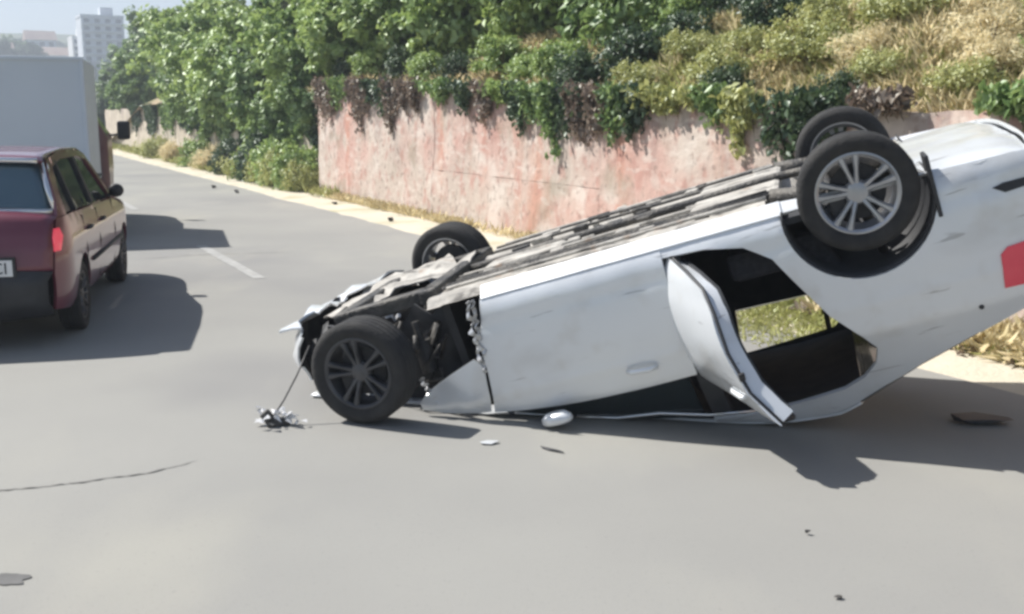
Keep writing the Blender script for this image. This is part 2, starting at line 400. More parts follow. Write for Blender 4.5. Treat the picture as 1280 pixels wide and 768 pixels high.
# ------------------------------------------------------------------ wheel shared by the vehicles
def wheel(parent, loc, rot=(0, 0, 0), r=.305, w=.2, alloy='alloy', spokes=10, name='wheel', cam_y=0):
    """hub and brake disc with a tyre and a rim under it; the outer face looks to -Y"""
    hub = MB(); hub.lathe([(.0, -.055), (.05, -.055), (.06, -.02), (.135, -.015), (.135, .01), (.07, .02), (.06, .09), (0, .09)], 28, closed=False)
    hub.box((.1, 0, .05), (.07, .07, .11))
    h = hub.build(name, M['barrel'], parent, sharp=35); h.location = loc; h.rotation_euler = rot
    R0 = r * .70; c = w / 2
    tp = [(R0 - .005, -c * .82), (R0 + .012, -c * .9), (r * .84, -c), (r * .93, -c * .97), (r * .985, -c * .82)]
    for g0 in (-.62, -.2, .2, .62):
        tp += [(r, (g0 - .14) * c), (r, (g0 - .03) * c), (r - .009, (g0 - .02) * c), (r - .009, (g0 + .02) * c), (r, (g0 + .03) * c), (r, (g0 + .14) * c)]
    tp += [(r * .985, c * .82), (r * .93, c * .97), (r * .84, c), (R0 + .012, c * .9), (R0 - .005, c * .82)]
    MB().lathe(tp, 56).build('tyre', M['rubber'], h, sharp=50)
    rim = MB(); rim.lathe([(R0, -c * .88), (R0 - .008, -c * .9), (R0 - .02, -c * .8), (R0 - .028, -c * .4), (R0 - .03, c * .6), (R0 - .01, c * .85), (R0, c * .86)], 48)
    rim.lathe([(0, -.068), (.028, -.068), (.05, -.06), (.062, -.045), (.062, -.02), (0, -.02)], 28, closed=False)
    for k in range(spokes):
        a = 2 * math.pi * k / spokes + (.12 if k % 2 else -.12) * (1 if spokes == 10 else 0)
        pr = []
        for t, hw, yo in ((.04, .016, -.055), (.1, .011, -.07), (R0 * .75, .0145, -.078), (R0 - .012, .021, -c * .78)):
            pr.append((t, hw, yo))
        V = []; F = []
        ca, sa = math.cos(a), math.sin(a)
        for t, hw, yo in pr:
            for e, dy in ((-1, .004), (-.5, -.006), (.5, -.006), (1, .004), (1, .03), (-1, .03)):
                V.append((t * ca - e * hw * sa, yo + dy, t * sa + e * hw * ca))
        for i in range(3):
            for j in range(6): F.append((i * 6 + j, i * 6 + (j + 1) % 6, (i + 1) * 6 + (j + 1) % 6, (i + 1) * 6 + j))
        rim.add(V, F)
    rim.build('rim', M[alloy], h, sharp=30)
    return h

# ------------------------------------------------------------------ the overturned car (car space: x forward, y left, z up when upright)
PE = (3.056, .3084, 2.8589); PT = Vector((.571, 6.1402, 1.1881))
wreck = empty('overturned_car'); wreck.rotation_euler = PE; wreck.location = PT
tag(wreck, 'silver saloon car lying upside down on its crushed roof, rear door hanging open', 'car')
MW = Matrix.Translation(PT) @ Matrix.Rotation(PE[2], 4, 'Z') @ Matrix.Rotation(PE[1], 4, 'Y') @ Matrix.Rotation(PE[0], 4, 'X')
MI = MW.inverted()
def crush(v):
    w = MW @ Vector(v); k = .045
    w.z = .006 + (k * math.log1p(math.exp(w.z / k)) if w.z < .6 else w.z)
    return MI @ w
def half_w(x):
    w = .885
    if x < -1.2: w -= .115 * ((-1.2 - x) / 1.0) ** 2
    if x > 1.1: w -= .11 * ((x - 1.1) / .9) ** 2
    return w
def ys(x, z):
    w = half_w(x)
    if z < .34: w -= .06 * ((.34 - z) / .14) ** 2
    if z <= .93: w -= .034 * ((z - .6) / .33) ** 2
    else: w -= .034 + (z - .93) * .5
    return w + .007 * math.exp(-((z - .79) / .025) ** 2) - .005 * math.exp(-((z - .40) / .03) ** 2)
def sideR(x, z, off=0.):
    d = .010 * nz3(x, z, 3, 2.3) + .004 * nz3(x, z, 8, 6)
    return crush((x, -(ys(x, z) + off) + d, z))
def sideL(x, z, off=0.): return crush((x, ys(x, z) + off, z))
def arch(cx, cz, r, a0, a1, n=18): return [(cx + r * math.cos(R(a0 + (a1 - a0) * i / n)), cz + r * math.sin(R(a0 + (a1 - a0) * i / n))) for i in range(n + 1)]
SIL = M['silver']; TRIM = M['trim']
RAX = -1.30
# rear quarter: wheel arch, C pillar and the frame of the rear door opening in one pressing
opening = [(-.31, .30), (-.55, .315), (-.74, .36), (-.86, .45), (-.95, .62), (-1.05, .80), (-1.17, .95), (-1.225, 1.04), (-1.20, 1.13), (-1.13, 1.20), (-1.02, 1.25), (-.78, 1.275), (-.31, 1.29)]
deck = [(-.31, 1.40), (-.96, 1.392), (-1.07, 1.353), (-1.228, 1.278), (-1.408, 1.195), (-1.68, 1.10), (-1.94, 1.012), (-2.06, .96), (-2.12, .80), (-2.16, .6), (-2.15, .42), (-2.09, .28)]
quarter = opening + deck + [(-1.85, .265), (-1.655, .255)] + arch(RAX - .005, .30, .36, -8, 188, 26) + [(-.955, .20), (-.31, .20)]
qp = skin('rear_quarter_panel', quarter, sideR, .022, SIL, wreck, step=.03)
MB().lathe([(0, 0), (.012, 0), (.012, -.006), (0, -.007)], 14, closed=False).build('filler_lock', M['blackpl'], qp).location = sideR(-1.73, .95, .002)
skin('tail_lamp', [(-1.865, .72), (-1.90, .69), (-2.1, .68), (-2.12, .80), (-2.08, .90), (-1.85, .885)], lambda x, z: sideR(x, z, .008), .03, M['redlens'], wreck, step=.04)
skin('reflector_slot', [(-1.90, .405), (-1.95, .395), (-2.1, .40), (-2.1, .435), (-1.95, .44)], lambda x, z: sideR(x, z, .005), .01, M['blackpl'], wreck, step=.04)
# front door, sill, remains of the wing
fdoor = [(.675, .262), (.69, .36), (.738, .48), (.742, .645), (.765, .80), (.80, .905), (.62, .925), (.3, .945), (0, .95), (-.335, .94), (-.335, .262)]
fd = skin('front_door', fdoor, lambda x, z: sideR(x, z, .004), .03, SIL, wreck, step=.024, back=TRIM)
hb = MB(); hb.tube([(.0, -.893, .82), (-.03, -.918, .825), (-.12, -.918, .83), (-.16, -.892, .83)], [.012, .014, .014, .012], 8)
hb.build('door_handle', SIL, fd, smooth=True)
skin('sill', [(.66, .195), (.668, .256), (-.96, .256), (-.96, .195)], lambda x, z: sideR(x, z, .012), .03, SIL, wreck, step=.05)
skin('front_wing', [(.765, .60), (.80, .56), (.96, .61), (1.12, .675), (1.19, .73), (1.2, .80), (1.1, .87), (.82, .9), (.785, .8), (.762, .66)], lambda x, z: sideR(x, z, .0) + Vector((0, .03 * nz3(x, z, 1, 5), 0)), .01, SIL, wreck, step=.04, back=M['blackpl'])
# mirror, still hanging by the window
mm = MB(); mm.lathe([(0, -.07), (.05, -.065), (.075, -.02), (.078, .03), (.07, .05), (0, .055)], 20, closed=False)
mo = mm.build('wing_mirror', SIL, wreck, smooth=True); mo.scale = (1.15, .5, .7)
mo.location = MI @ Vector((.24, 5.36, .06)); mo.rotation_euler = (R(90), 0, R(5))
# strips of the upper body: rear bumper, boot lid, rear window, roof, windscreen, bonnet
wf = lambda x, z: ys(x, min(z, 1.40))
strip('rear_bumper', [(-2.09, .28), (-2.15, .42), (-2.16, .6)], wf, SIL, wreck, crown=.06, fn=crush)
strip('boot_lid', [(-2.163, .605), (-2.12, .80), (-2.06, .96), (-1.94, 1.012), (-1.70, 1.092)], wf, SIL, wreck, crown=.05, fn=crush)
strip('rear_window', [(-1.695, 1.095), (-1.408, 1.195), (-1.228, 1.278), (-1.075, 1.35)], wf, M['glass'], wreck, crown=.05, fn=crush, thick=.008)
def roofdent(p): return crush(p + Vector((0, 0, .03 * nz3(p.x, p.y, 4, 2.2))))
strip('roof', [(-1.07, 1.353), (-.96, 1.392), (-.31, 1.40), (.30, 1.385), (.42, 1.34)], wf, SIL, wreck, crown=.07, fn=roofdent, ny=24, sub=8)
strip('windscreen', [(.425, 1.335), (.75, 1.16), (1.02, 1.0)], lambda x, z: .62 + .1 * (1.33 - z), M['greenglass'], wreck, crown=.06, fn=roofdent, thick=.008)
def bonnetdent(p): return crush(p + Vector((.05 * nz3(p.x, p.y, 2, 2.5), .0, .09 * nz3(p.x, p.y, 7, 3.2) - .02)))
strip('bonnet', [(1.03, .99), (1.4, .92), (1.7, .84), (1.93, .70)], lambda x, z: .70, SIL, wreck, crown=.05, fn=bonnetdent, ny=22, sub=8)
skin('headliner', [(-1.1, -.56), (-.9, -.6), (.3, -.6), (.3, .6), (-.9, .6), (-1.1, .56)], lambda x, y: crush((x, y, 1.33 - .12 * max(0, -.85 - x))), .01, TRIM, wreck, step=.12)
# dark glass left in the crushed front window, with its bright trim along the rail
skin('front_side_glass', [(.72, .93), (.3, .955), (-.28, .95), (-.28, 1.25), (.3, 1.25), (.55, 1.1)], lambda x, z: sideR(x, z, -.03), .006, M['glass'], wreck, step=.06)
tb = MB(); tb.tube([crush((.42, -.73, 1.13)), crush((.2, -.71, 1.18)), crush((-.05, -.71, 1.16)), crush((-.3, -.68, 1.24)), crush((-.55, -.665, 1.27))], .011, 6)
tb.build('window_trim', M['chrome'], wreck, smooth=True)
# pillars
def pillar(name, P, off, th=.05, side=sideR, m=None):
    return skin(name, P, lambda x, z: side(x, z, off), th, m or TRIM, wreck, step=.06, flip=(side is sideL))
pillar('centre_pillar', [(-.32, .26), (-.32, 1.34), (-.42, 1.34), (-.42, .26)], -.03)
pillar('windscreen_pillar', [(.80, .93), (.72, .95), (.30, 1.30), (.42, 1.33), (.95, .99)], -.02, m=SIL)
# far side, closed: lower side with both arches, pillars, roof rail
far_low = [(1.86, .30), (1.90, .62), (1.6, .80), (1.0, .95), (.6, 1.0), (-.2, 1.06), (-1.0, 1.08), (-1.27, 1.10), (-1.42, 1.19), (-1.68, 1.10), (-1.94, 1.012), (-2.06, .96), (-2.12, .80), (-2.16, .6), (-2.15, .42), (-2.09, .28), (-1.85, .265), (-1.655, .255)] + arch(RAX, .30, .36, 188, -8, 20)[::-1] + [(-.955, .20), (.98, .20)] + arch(1.36, .30, .36, 188, -8, 20)
skin('far_side_panel', far_low, sideL, .03, SIL, wreck, step=.07, back=TRIM, flip=True)
for P in ([(-.42, 1.05), (-.28, 1.05), (-.29, 1.37), (-.40, 1.37)], [(-1.0, 1.07), (-.96, 1.07), (-.95, 1.33), (-.98, 1.33)],
          [(-1.26, 1.10), (-1.22, 1.17), (-1.0, 1.30), (-.3, 1.34), (.3, 1.32), (.4, 1.34), (-.31, 1.40), (-.96, 1.392), (-1.07, 1.353), (-1.228, 1.278), (-1.43, 1.19)],
          [(.95, .93), (.80, .96), (.28, 1.30), (.42, 1.33), (1.0, .98)]):
    skin('far_pillar', P, sideL, .04, SIL, wreck, step=.06, back=TRIM, flip=True)
# rear door, swung open on its hinge
rd_out = [(-.325, .275), (-.55, .305), (-.735, .35), (-.85, .44), (-.94, .615), (-1.04, .795), (-1.16, .945), (-1.10, .965), (-.7, .965), (-.325, .945)]
rd = empty('rear_door'); rd.parent = wreck
TH = R(60); HX, HY = -.315, -.885
rd.location = (HX, HY, .03); rd.rotation_euler = (R(0), R(8), TH)
def ds(x, z, off=0.): return Vector((x - HX, -(ys(x, z) + off + .004) - HY + .008 * nz3(x, z, 5, 4) - .05 * (1 - ((z - .58) / .36) ** 2) + .05, z))
bpy.context.view_layer.update()
skin('door_skin', rd_out, lambda x, z: ds(x, z, .006), .012, SIL, rd, step=.045)
inner = [(x * .98 - .008, z + (.012 if z < .6 else -.004)) for x, z in rd_out]
skin('door_shell', inner, lambda x, z: ds(x, z, -.012), .075, SIL, rd, step=.06)
skin('door_trim_panel', [(x * .93 - .03, z * .9 + .06) for x, z in rd_out], lambda x, z: ds(x, z, -.089), .02, TRIM, rd, step=.06)
fr = MB(); fr.tube([ds(-.34, .94, -.03), ds(-.37, 1.08, -.05), ds(-.42, 1.14, -.07), ds(-.7, 1.12, -.09), ds(-.9, 1.07, -.08), ds(-1.08, .96, -.04)], [.02, .018, .018, .018, .018, .02], 8)
fr.build('window_frame', M['blackpl'], rd, smooth=True)
skin('broken_glass', [(-.36, .95), (-.95, .96), (-.8, 1.03), (-.62, 1.11), (-.5, 1.05), (-.38, 1.12)], lambda x, z: ds(x, z, -.035), .005, M['greenglass'], rd, step=.06)
sl_ = MB(); sl_.tube([ds(x, z, -.009) for x, z in rd_out[:8]], .009, 6); sl_.build('door_seal', M['blackpl'], rd, smooth=True)
lt = MB(); lt.box((-.60, -.01, .0), (.02, .03, .04)); o = lt.build('door_latch', M['barrel'], rd, bevel=.006); o.location = Vector((0, 0, .72)) + Vector((-.09, .03, 0))
hb = MB(); hb.tube([ds(-.98, .835, .006), ds(-.96, .84, .02), ds(-.86, .845, .02), ds(-.83, .845, .006)], [.012, .014, .014, .012], 8)
hb.build('door_handle', SIL, rd, smooth=True)
rndu = random.Random(19)
# underbody pan with tunnel, ribs and flanges
V = []; F = []; nx, ny = 110, 56
for i in range(nx + 1):
    x = -2.06 + 3.06 * i / nx
    for j in range(ny + 1):
        y = -1 + 2 * j / ny; wv = (half_w(x) - .075) * y
        z = .205 + .085 * math.exp(-(wv / .13) ** 2)                                  # tunnel
        z += .006 * math.sin(wv * 40) * (abs(wv) > .2) * (-1.0 < x < .9)       # pressed ribs
        z -= .016 * math.exp(-((abs(wv) - .70) / .05) ** 2)                            # sill box flange
        z -= .015 * math.exp(-((abs(wv) - .42) / .05) ** 2) * (x > -.95)              # chassis rails
        z += .05 * math.exp(-((x + 1.0) / .05) ** 4) + (.04 if -1.6 < x < -1.02 else 0) * (abs(wv) < .55)
        z += .014 * nz3(x, wv, 0, 5) + .004 * nz3(x, wv, 3, 14)
        if abs(y) > .93: z += .03
        V.append((x, wv, z))
for i in range(nx):
    for j in range(ny):
        q = V[i * (ny + 1) + j]
        if (-.47 < q[0] - RAX < .39 and abs(q[1]) > .44) or q[0] < -1.64: continue
        F.append((i * (ny + 1) + j, i * (ny + 1) + j + 1, (i + 1) * (ny + 1) + j + 1, (i + 1) * (ny + 1) + j)[::-1])
ub = link('underbody', mesh('underbody', V, F), M['under'], wreck); autosmooth(ub, 40)
ex = MB(); ex.tube([(1.0, .08, .20), (.4, .06, .19), (-.5, .05, .185), (-.95, .14, .19), (-1.2, .1, .2), (-1.3, .0, .19)], .026, 10)
ex.build('exhaust_pipe', M['engine'], ub, smooth=True)
skin('rear_undertray', [(-1.60, -.50), (-1.665, -.80), (-1.88, -.785), (-2.10, -.72), (-2.14, 0), (-2.10, .72), (-1.88, .785), (-1.665, .80), (-1.60, .50)], lambda x, y: Vector((x, y, .236 + .034 * (y / .79) ** 4 + .05 * max(0, (-1.95 - x) / .2) ** 2 + .008 * nz3(x, y, 1, 5))), .012, SIL, wreck, step=.06, flip=True)
mf = MB(); mf.tube([(-1.2, -.1, .19), (-1.23, -.1, .19), (-1.55, -.1, .2), (-1.58, -.1, .2)], [.04, .08, .08, .04], 16); mf.build('silencer', M['engine'], ub, smooth=True)
for y, r in ((-.60, .009), (-.57, .006), (-.52, .008), (.56, .008)):
    t = MB(); t.tube([(.95, y, .176), (.5, y + .01, .172), (0, y, .176), (-.5, y - .01, .17), (-.98, y + .02, .18)], r, 6); t.build('brake_line', M['engine'], ub, smooth=True)
for x, y, sx, sy in ((-.72, -.28, .5, .34), (-.72, .3, .5, .30), (.55, -.2, .5, .3)):
    t = MB(); t.box((x, y, .215), (sx, sy, .10), taper=.9); t.build('heat_shield', M['under'], ub, bevel=.03)
for k in range(26):
    x, y = rndu.uniform(-1.0, .9), rndu.choice((-1, 1)) * rndu.uniform(.12, .7)
    t = MB(); t.box((x, y, .185), (rndu.uniform(.04, .16), rndu.uniform(.03, .09), .05), Matrix.Rotation(rndu.uniform(-.3, .3), 3, 'Z'), taper=.8); t.build('bracket', M[rndu.choice(('engine', 'under', 'under', 'under'))], ub, bevel=.008)
for k in range(5):
    y = (-.66, -.47, -.33, .33, .62)[k]; t = MB()
    t.tube([(.9 - .36 * i, y + .03 * nz3(i * .9, k, 3), .172 + .012 * nz3(i, k, 7)) for i in range(6)], .010, 6); t.build('cable', M['engine' if k % 2 else 'under'], ub, smooth=True)
ab = MB(); ab.tube([(RAX + .08, -.70, .26), (RAX + .12, -.3, .25), (RAX + .12, .3, .25), (RAX + .08, .70, .26)], .045, 12)
for e in (-1, 1):
    ab.tube([(-.92, e * .55, .20), (RAX, e * .66, .25)], [.05, .035], 10); ab.tube([(RAX - .02, e * .6, .27), (RAX - .08, e * .55, .62)], [.03, .025], 10)
    ab.tube([(RAX + .1, e * .48, .27), (RAX + .1, e * .48, .52)], .055, 12)
ab.build('rear_axle', M['engine'], wreck, smooth=True)
# arch liners, dark
def liner(cx, cz, r, y0, y1, name='arch_liner', a0=-10, a1=190):
    V = []; F = []; n = 22
    for k in range(n + 1):
        a = R(a0 + (a1 - a0) * k / n)
        for y in (y0, y1): V.append((cx + r * math.cos(a), y, cz + r * math.sin(a)))
    for k in range(n): F.append((2 * k, 2 * k + 1, 2 * k + 3, 2 * k + 2))
    V.append((cx, y1, cz)); c = len(V) - 1
    for k in range(n): F.append((2 * k + 1, c, 2 * k + 3))
    o = link(name, mesh(name, V, F), M['blackpl'], wreck); s = o.modifiers.new('t', 'SOLIDIFY'); s.thickness = .01
liner(RAX - .005, .30, .355, -.86, -.46); liner(RAX, .30, .355, .86, .46); liner(1.36, .30, .355, .86, .52)
mfp = MB(); mfp.box((-1.655, -.78, .31), (.02, .17, .30)); mfp.build('mud_flap', M['blackpl'], wreck, bevel=.006)
# wheels: rear pair hanging out of the arches, front pair torn
wheel(wreck, (-1.325, -.775, .245), (0, 0, 0), r=.282)
wheel(wreck, (-1.325, .775, .245), (0, 0, math.pi), r=.285)
wheel(wreck, (1.36, .76, .215), (0, 0, math.pi + R(8)), r=.285)
fwp = MI @ Vector((-.80, 5.50, .295))
wheel(wreck, fwp, (R(2), 0, R(4)), r=.285, alloy='alloydark')
# cabin: seats, floor carpet, bulkhead, dashboard
for y in (-.37, .37):
    s = MB(); s.box((.08, y, .52), (.52, .5, .14), taper=.94); s.box((-.24, y, .83), (.13, .48, .62), Matrix.Rotation(R(-14), 3, 'Y'), taper=.85)
    s.build('front_seat', M['fabric'], wreck, bevel=.04, fn=crush)
    s = MB(); s.box((-.33, y, 1.22), (.09, .26, .16)); s.build('headrest', M['fabric'], wreck, bevel=.035, fn=crush)
s = MB(); s.box((-.86, 0, .50), (.5, 1.26, .16)); s.box((-1.16, 0, .80), (.13, 1.26, .62), Matrix.Rotation(R(-20), 3, 'Y')); s.build('rear_seat', M['fabric'], wreck, bevel=.04, fn=crush)
s = MB(); s.box((-.35, 0, .305), (1.75, 1.58, .03)); s.build('carpet', TRIM, wreck, fn=crush)
s = MB(); s.box((.72, 0, .78), (.28, 1.45, .26)); s.box((.6, .36, .9), (.3, .3, .1)); s.build('dashboard', TRIM, wreck, bevel=.04, fn=crush)
s = MB(); s.box((.93, 0, .58), (.05, 1.4, .7)); s.build('bulkhead', M['blackpl'], wreck, fn=crush)
s = MB(); s.box((-1.45, 0, 1.0), (.45, 1.2, .03)); s.build('parcel_shelf', TRIM, wreck, fn=crush)
# engine bay, torn open
rnd = random.Random(5)
e = MB(); e.box((1.36, .05, .50), (.5, .62, .46), taper=.85); e.box((1.28, -.25, .56), (.34, .3, .30)); e.build('engine_block', M['engine'], wreck, bevel=.025, fn=crush)
e = MB()
for k in range(9):
    x, y, z = 1.05 + rnd.random() * .7, -.55 + rnd.random() * .5, .35 + rnd.random() * .35
    e.tube([(x, y, z), (x + rnd.uniform(-.2, .2), y + .05, z + rnd.uniform(-.15, .15)), (x + rnd.uniform(-.3, .3), y + rnd.uniform(-.1, .2), z + rnd.uniform(-.2, .2))], rnd.uniform(.012, .028), 8)
e.build('hoses', M['engine'], wreck, smooth=True, fn=crush)
def apr(x, z): return crush((x, -.60 + .11 * nz3(x, z, 2, 3.2) + .045 * nz3(x, z, 6, 9), z))
e = MB()
for k in range(12):
    x, z = rnd.uniform(.98, 1.3), rnd.uniform(.28, .68); y = -.66 - rnd.random() * .08
    e.tube([(x, y, z), (x + rnd.uniform(-.1, .12), y - .04, z + rnd.uniform(-.1, .1)), (x + rnd.uniform(-.15, .2), y + .02, z + rnd.uniform(-.16, .16)), (x + rnd.uniform(-.2, .25), y + .1, z + rnd.uniform(-.2, .2))], rnd.uniform(.006, .02), 7)
tag(e.build('wiring_loom', M['engine'], wreck, smooth=True, fn=crush), kind='stuff')
e = MB(); e.tube([(1.14, -.68, .42), (1.14, -.70, .60)], [.05, .05], 14); e.tube([(1.14, -.68, .30), (1.14, -.69, .44)], [.022, .022], 10); e.build('shock_absorber', M['engine'], wreck, sharp=40)
skin('inner_wing', [(.92, .24), (1.05, .30), (1.15, .22), (1.3, .34), (1.42, .25), (1.7, .20), (1.72, .36), (1.66, .75), (1.3, .86), (.92, .93)], apr, .012, M['blackpl'], wreck, step=.06)
e = MB(); e.box((1.62, 0, .2), (.12, 1.16, .09)); e.box((1.05, 0, .2), (.12, 1.2, .09)); e.box((1.32, -.52, .2), (.62, .1, .09)); e.box((1.32, .52, .2), (.62, .1, .09)); e.build('subframe', M['engine'], wreck, bevel=.015)
def tray(x, y): return Vector((x + .04 * nz3(x, y, 2, 4), y + .04 * nz3(x, y, 9, 4), .165 + .06 * nz3(x, y, 6, 3.5) + .035 * nz3(x, y, 3, 9) + .05 * max(0, (x - 1.75))))
skin('engine_undertray', [(1.0, .0), (1.12, -.16), (1.3, -.1), (1.42, -.3), (1.6, -.26), (1.78, -.42), (1.9, -.3), (1.93, 0), (1.88, .5), (1.72, .70), (1.5, .5), (1.3, .58), (1.15, .36), (1.0, .4)], tray, .008, M['under'], wreck, step=.05, flip=True)
# bumper: what is left, wrapped round the nose
def nose(y, z):
    x = 2.07 - .26 * (abs(y + .0) / .85) ** 3 - .10 * ((z - .36) / .25) ** 2 * (1 if z < .36 else .6) + .06 * nz3(y, z, 4, 4) + .03 * nz3(y, z, 9, 10)
    return crush((x, y, z))
skin('front_bumper', [(-.80, .20), (-.5, .16), (.2, .15), (.78, .18), (.8, .5), (.3, .56), (.22, .44), (-.1, .47), (-.3, .40), (-.42, .52), (-.62, .50), (-.66, .40), (-.78, .36)], nose, .012, SIL, wreck, step=.05, back=M['blackpl'])
skin('lower_grille', [(-.45, .24), (.5, .22), (.5, .30), (-.45, .32)], lambda y, z: nose(y, z) + Vector((.012, 0, 0)), .01, M['blackpl'], wreck, step=.06)
skin('bumper_lip', [(1.98, -.70), (2.03, -.4), (2.06, 0), (2.02, .5), (1.88, .8), (1.74, .80), (1.82, .5), (1.87, .3), (1.93, .2), (1.90, -.05), (1.94, -.25), (1.87, -.42), (1.92, -.55), (1.84, -.68)], lambda x, y: Vector((x + .03 * nz3(x, y, 5, 6), y, .15 + .05 * nz3(x, y, 2, 4) + .025 * nz3(x, y, 8, 11))), .012, SIL, wreck, step=.06, flip=True)
for k in range(9):
    V = []; F = []; n = 9; a = Vector((rndu.uniform(1.0, 1.9), rndu.uniform(-.62, -.3), rndu.uniform(.16, .4))); d = Vector((rndu.uniform(-.25, .25), rndu.uniform(-.15, .1), rndu.uniform(-.05, .16)))
    for i in range(n):
        q = a + d * (i / n) + Vector((.03 * nz3(i * .6, k, 1), .03 * nz3(i * .6, k, 5), .04 * nz3(i * .6, k, 9))); w_ = .022 * (1 - .7 * i / n)
        V += [q + Vector((0, w_, -w_)), q + Vector((0, -w_, w_))]
    for i in range(n - 1): F.append((2 * i, 2 * i + 1, 2 * i + 3, 2 * i + 2))
    link('torn_scrap', mesh('torn_scrap', V, F), M[('engine', 'blackpl', 'steel')[k % 3]], wreck, smooth=False).modifiers.new('t', 'SOLIDIFY').thickness = .004
e = MB(); e.box((1.93, 0, .40), (.07, 1.1, .12)); e.build('crash_beam', M['engine'], wreck, bevel=.015, fn=crush)
e = MB(); e.box((1.82, .0, .48), (.05, .7, .38)); e.build('radiator', M['engine'], wreck, bevel=.01, fn=crush)
# torn sheet metal along the leading edge of the door
for w0 in (0, .022):
    V = []; F = []; n = 46
    for i in range(n + 1):
        t = i / n; x = .70 + .05 * t + .035 * nz3(t * 9, w0 * 50, 1) + w0; z = .24 + .40 * t
        y = -.88 - .03 * nz3(t * 13, 3, w0 * 40) - .012
        q = .011 + .010 * nz3(t * 21, 7, w0)
        V += [crush((x - q, y, z)), crush((x + q, y + .022 * nz3(t * 17, 1, 4), z + .01))]
    for i in range(n): F.append((2 * i, 2 * i + 1, 2 * i + 3, 2 * i + 2))
    o = link('torn_metal_edge', mesh('torn_metal_edge', V, F), M['steel'], wreck, smooth=False); o.modifiers.new('t', 'SOLIDIFY').thickness = .004
V = []; F = []
for i in range(23):
    t = i / 22; x = 1.14 - .06 * t + .03 * nz3(t * 9, 1, 1); z = .58 + .16 * t; y = -.87 + .03 * nz3(t * 7, 2, 5); q = .012 + .012 * nz3(t * 15, 4, 4)
    V += [(x - q, y, z), (x + q, y + .03 * nz3(t * 12, 8, 1), z + .012)]
for i in range(22): F.append((2 * i, 2 * i + 1, 2 * i + 3, 2 * i + 2))
link('torn_bracket', mesh('torn_bracket', V, F), M['steel'], wreck, smooth=False).modifiers.new('t', 'SOLIDIFY').thickness = .004
# ---- loose pieces on the road round the wreck
def shard(name, loc, size, m, seed, label, cat, flat=.35, group=None):
    rr = random.Random(seed); bm = bmesh.new()
    for k in range(16):
        a = rr.random() * 6.283; q = size * (.35 + .65 * rr.random())
        bm.verts.new((q * math.cos(a), q * math.sin(a) * .7, max(0, size * flat * rr.uniform(0, 1.6))))
    bmesh.ops.convex_hull(bm, input=bm.verts); me = bpy.data.meshes.new(name)
    for v in [v for v in bm.verts if not v.link_faces]: bm.verts.remove(v)
    zmin = min(v.co.z for v in bm.verts)
    for v in bm.verts: v.co.z -= zmin
    bm.to_mesh(me); bm.free()
    o = link(name, me, m, smooth=False); o.location = loc; tag(o, label, cat, group); return o
deb = empty('lamp_debris', (-1.29, 5.42, 0)); tag(deb, 'crumpled broken lamp fragment dangling on a wire from the bumper', 'debris')
e = MB(); rr = random.Random(11)
for k in range(26):
    c = Vector((rr.gauss(0, .05), rr.gauss(0, .035), abs(rr.gauss(.04, .03)) + .012)); a = rr.random() * 6; q = rr.uniform(.015, .04)
    p = [c + Vector((q * math.cos(a + t), q * math.sin(a + t) * .8, max(-c.z + .004, rr.uniform(-.018, .018)))) for t in (0, 2.1, 4.2)] + [c + Vector((0, 0, .012))]
    e.add(p, [(0, 2, 1), (0, 1, 3), (1, 2, 3), (2, 0, 3)])
e.build('lens_pieces', M['clear'], deb)
e = MB()
e.box((.02, .01, .022), (.13, .07, .036), Matrix.Rotation(.4, 3, 'Z'), taper=.7); e.box((-.03, -.01, .055), (.06, .05, .05), Matrix.Rotation(.9, 3, 'Y')); e.build('housing', M['engine'], deb, bevel=.008)
p0 = Vector((-1.12, 5.62, .40))
wr = MB(); wr.tube([deb.location.to_3d() * 0 + Vector((0, 0, .05)), Vector((.05, .05, .13)), Vector((.11, .12, .25)), p0 - deb.location], .005, 6); wr.build('wire', M['wire'], deb, smooth=True)
o = shard('trim_strip', (.20, 4.99, .004), .09, M['blackpl'], 3, 'thin black trim sliver lying at the edge of the wreck shadow', 'debris', flat=.06); o.rotation_euler = (0, 0, -.7); o.scale = (1, .22, 1)
o = shard('bumper_fragment', (2.53, 5.46, .004), .17, M['blackpl'], 15, 'black plastic fragment lying in shadow below the raised boot', 'debris', flat=.25); o.scale = (1.5, 1, .55)
shard('white_chip', (-.12, 5.10, .004), .06, M['silver'], 12, 'small white paint chip on asphalt beside the crushed bonnet', 'debris', flat=.1)
shard('pebble', (1.18, 3.93, .004), .016, M['engine'], 21, 'small lone dark pebble on open sunlit asphalt', 'pebble', flat=.8)
shard('asphalt_chip', (1.13, 3.37, .004), .02, M['engine'], 22, 'flat little grey chip on open asphalt beyond the pebble', 'debris', flat=.3)
for k, (u, v) in enumerate(((-6.86, 24.06), (-5.95, 22.6), (-3.3, 19.4), (-1.9, 16.3))):
    shard('stone', (u, v, .004), .075, M['engine'], 30 + k, 'dark stone lying near the road edge below the wall', 'stone', flat=.7, group='dark stones along the road edge')
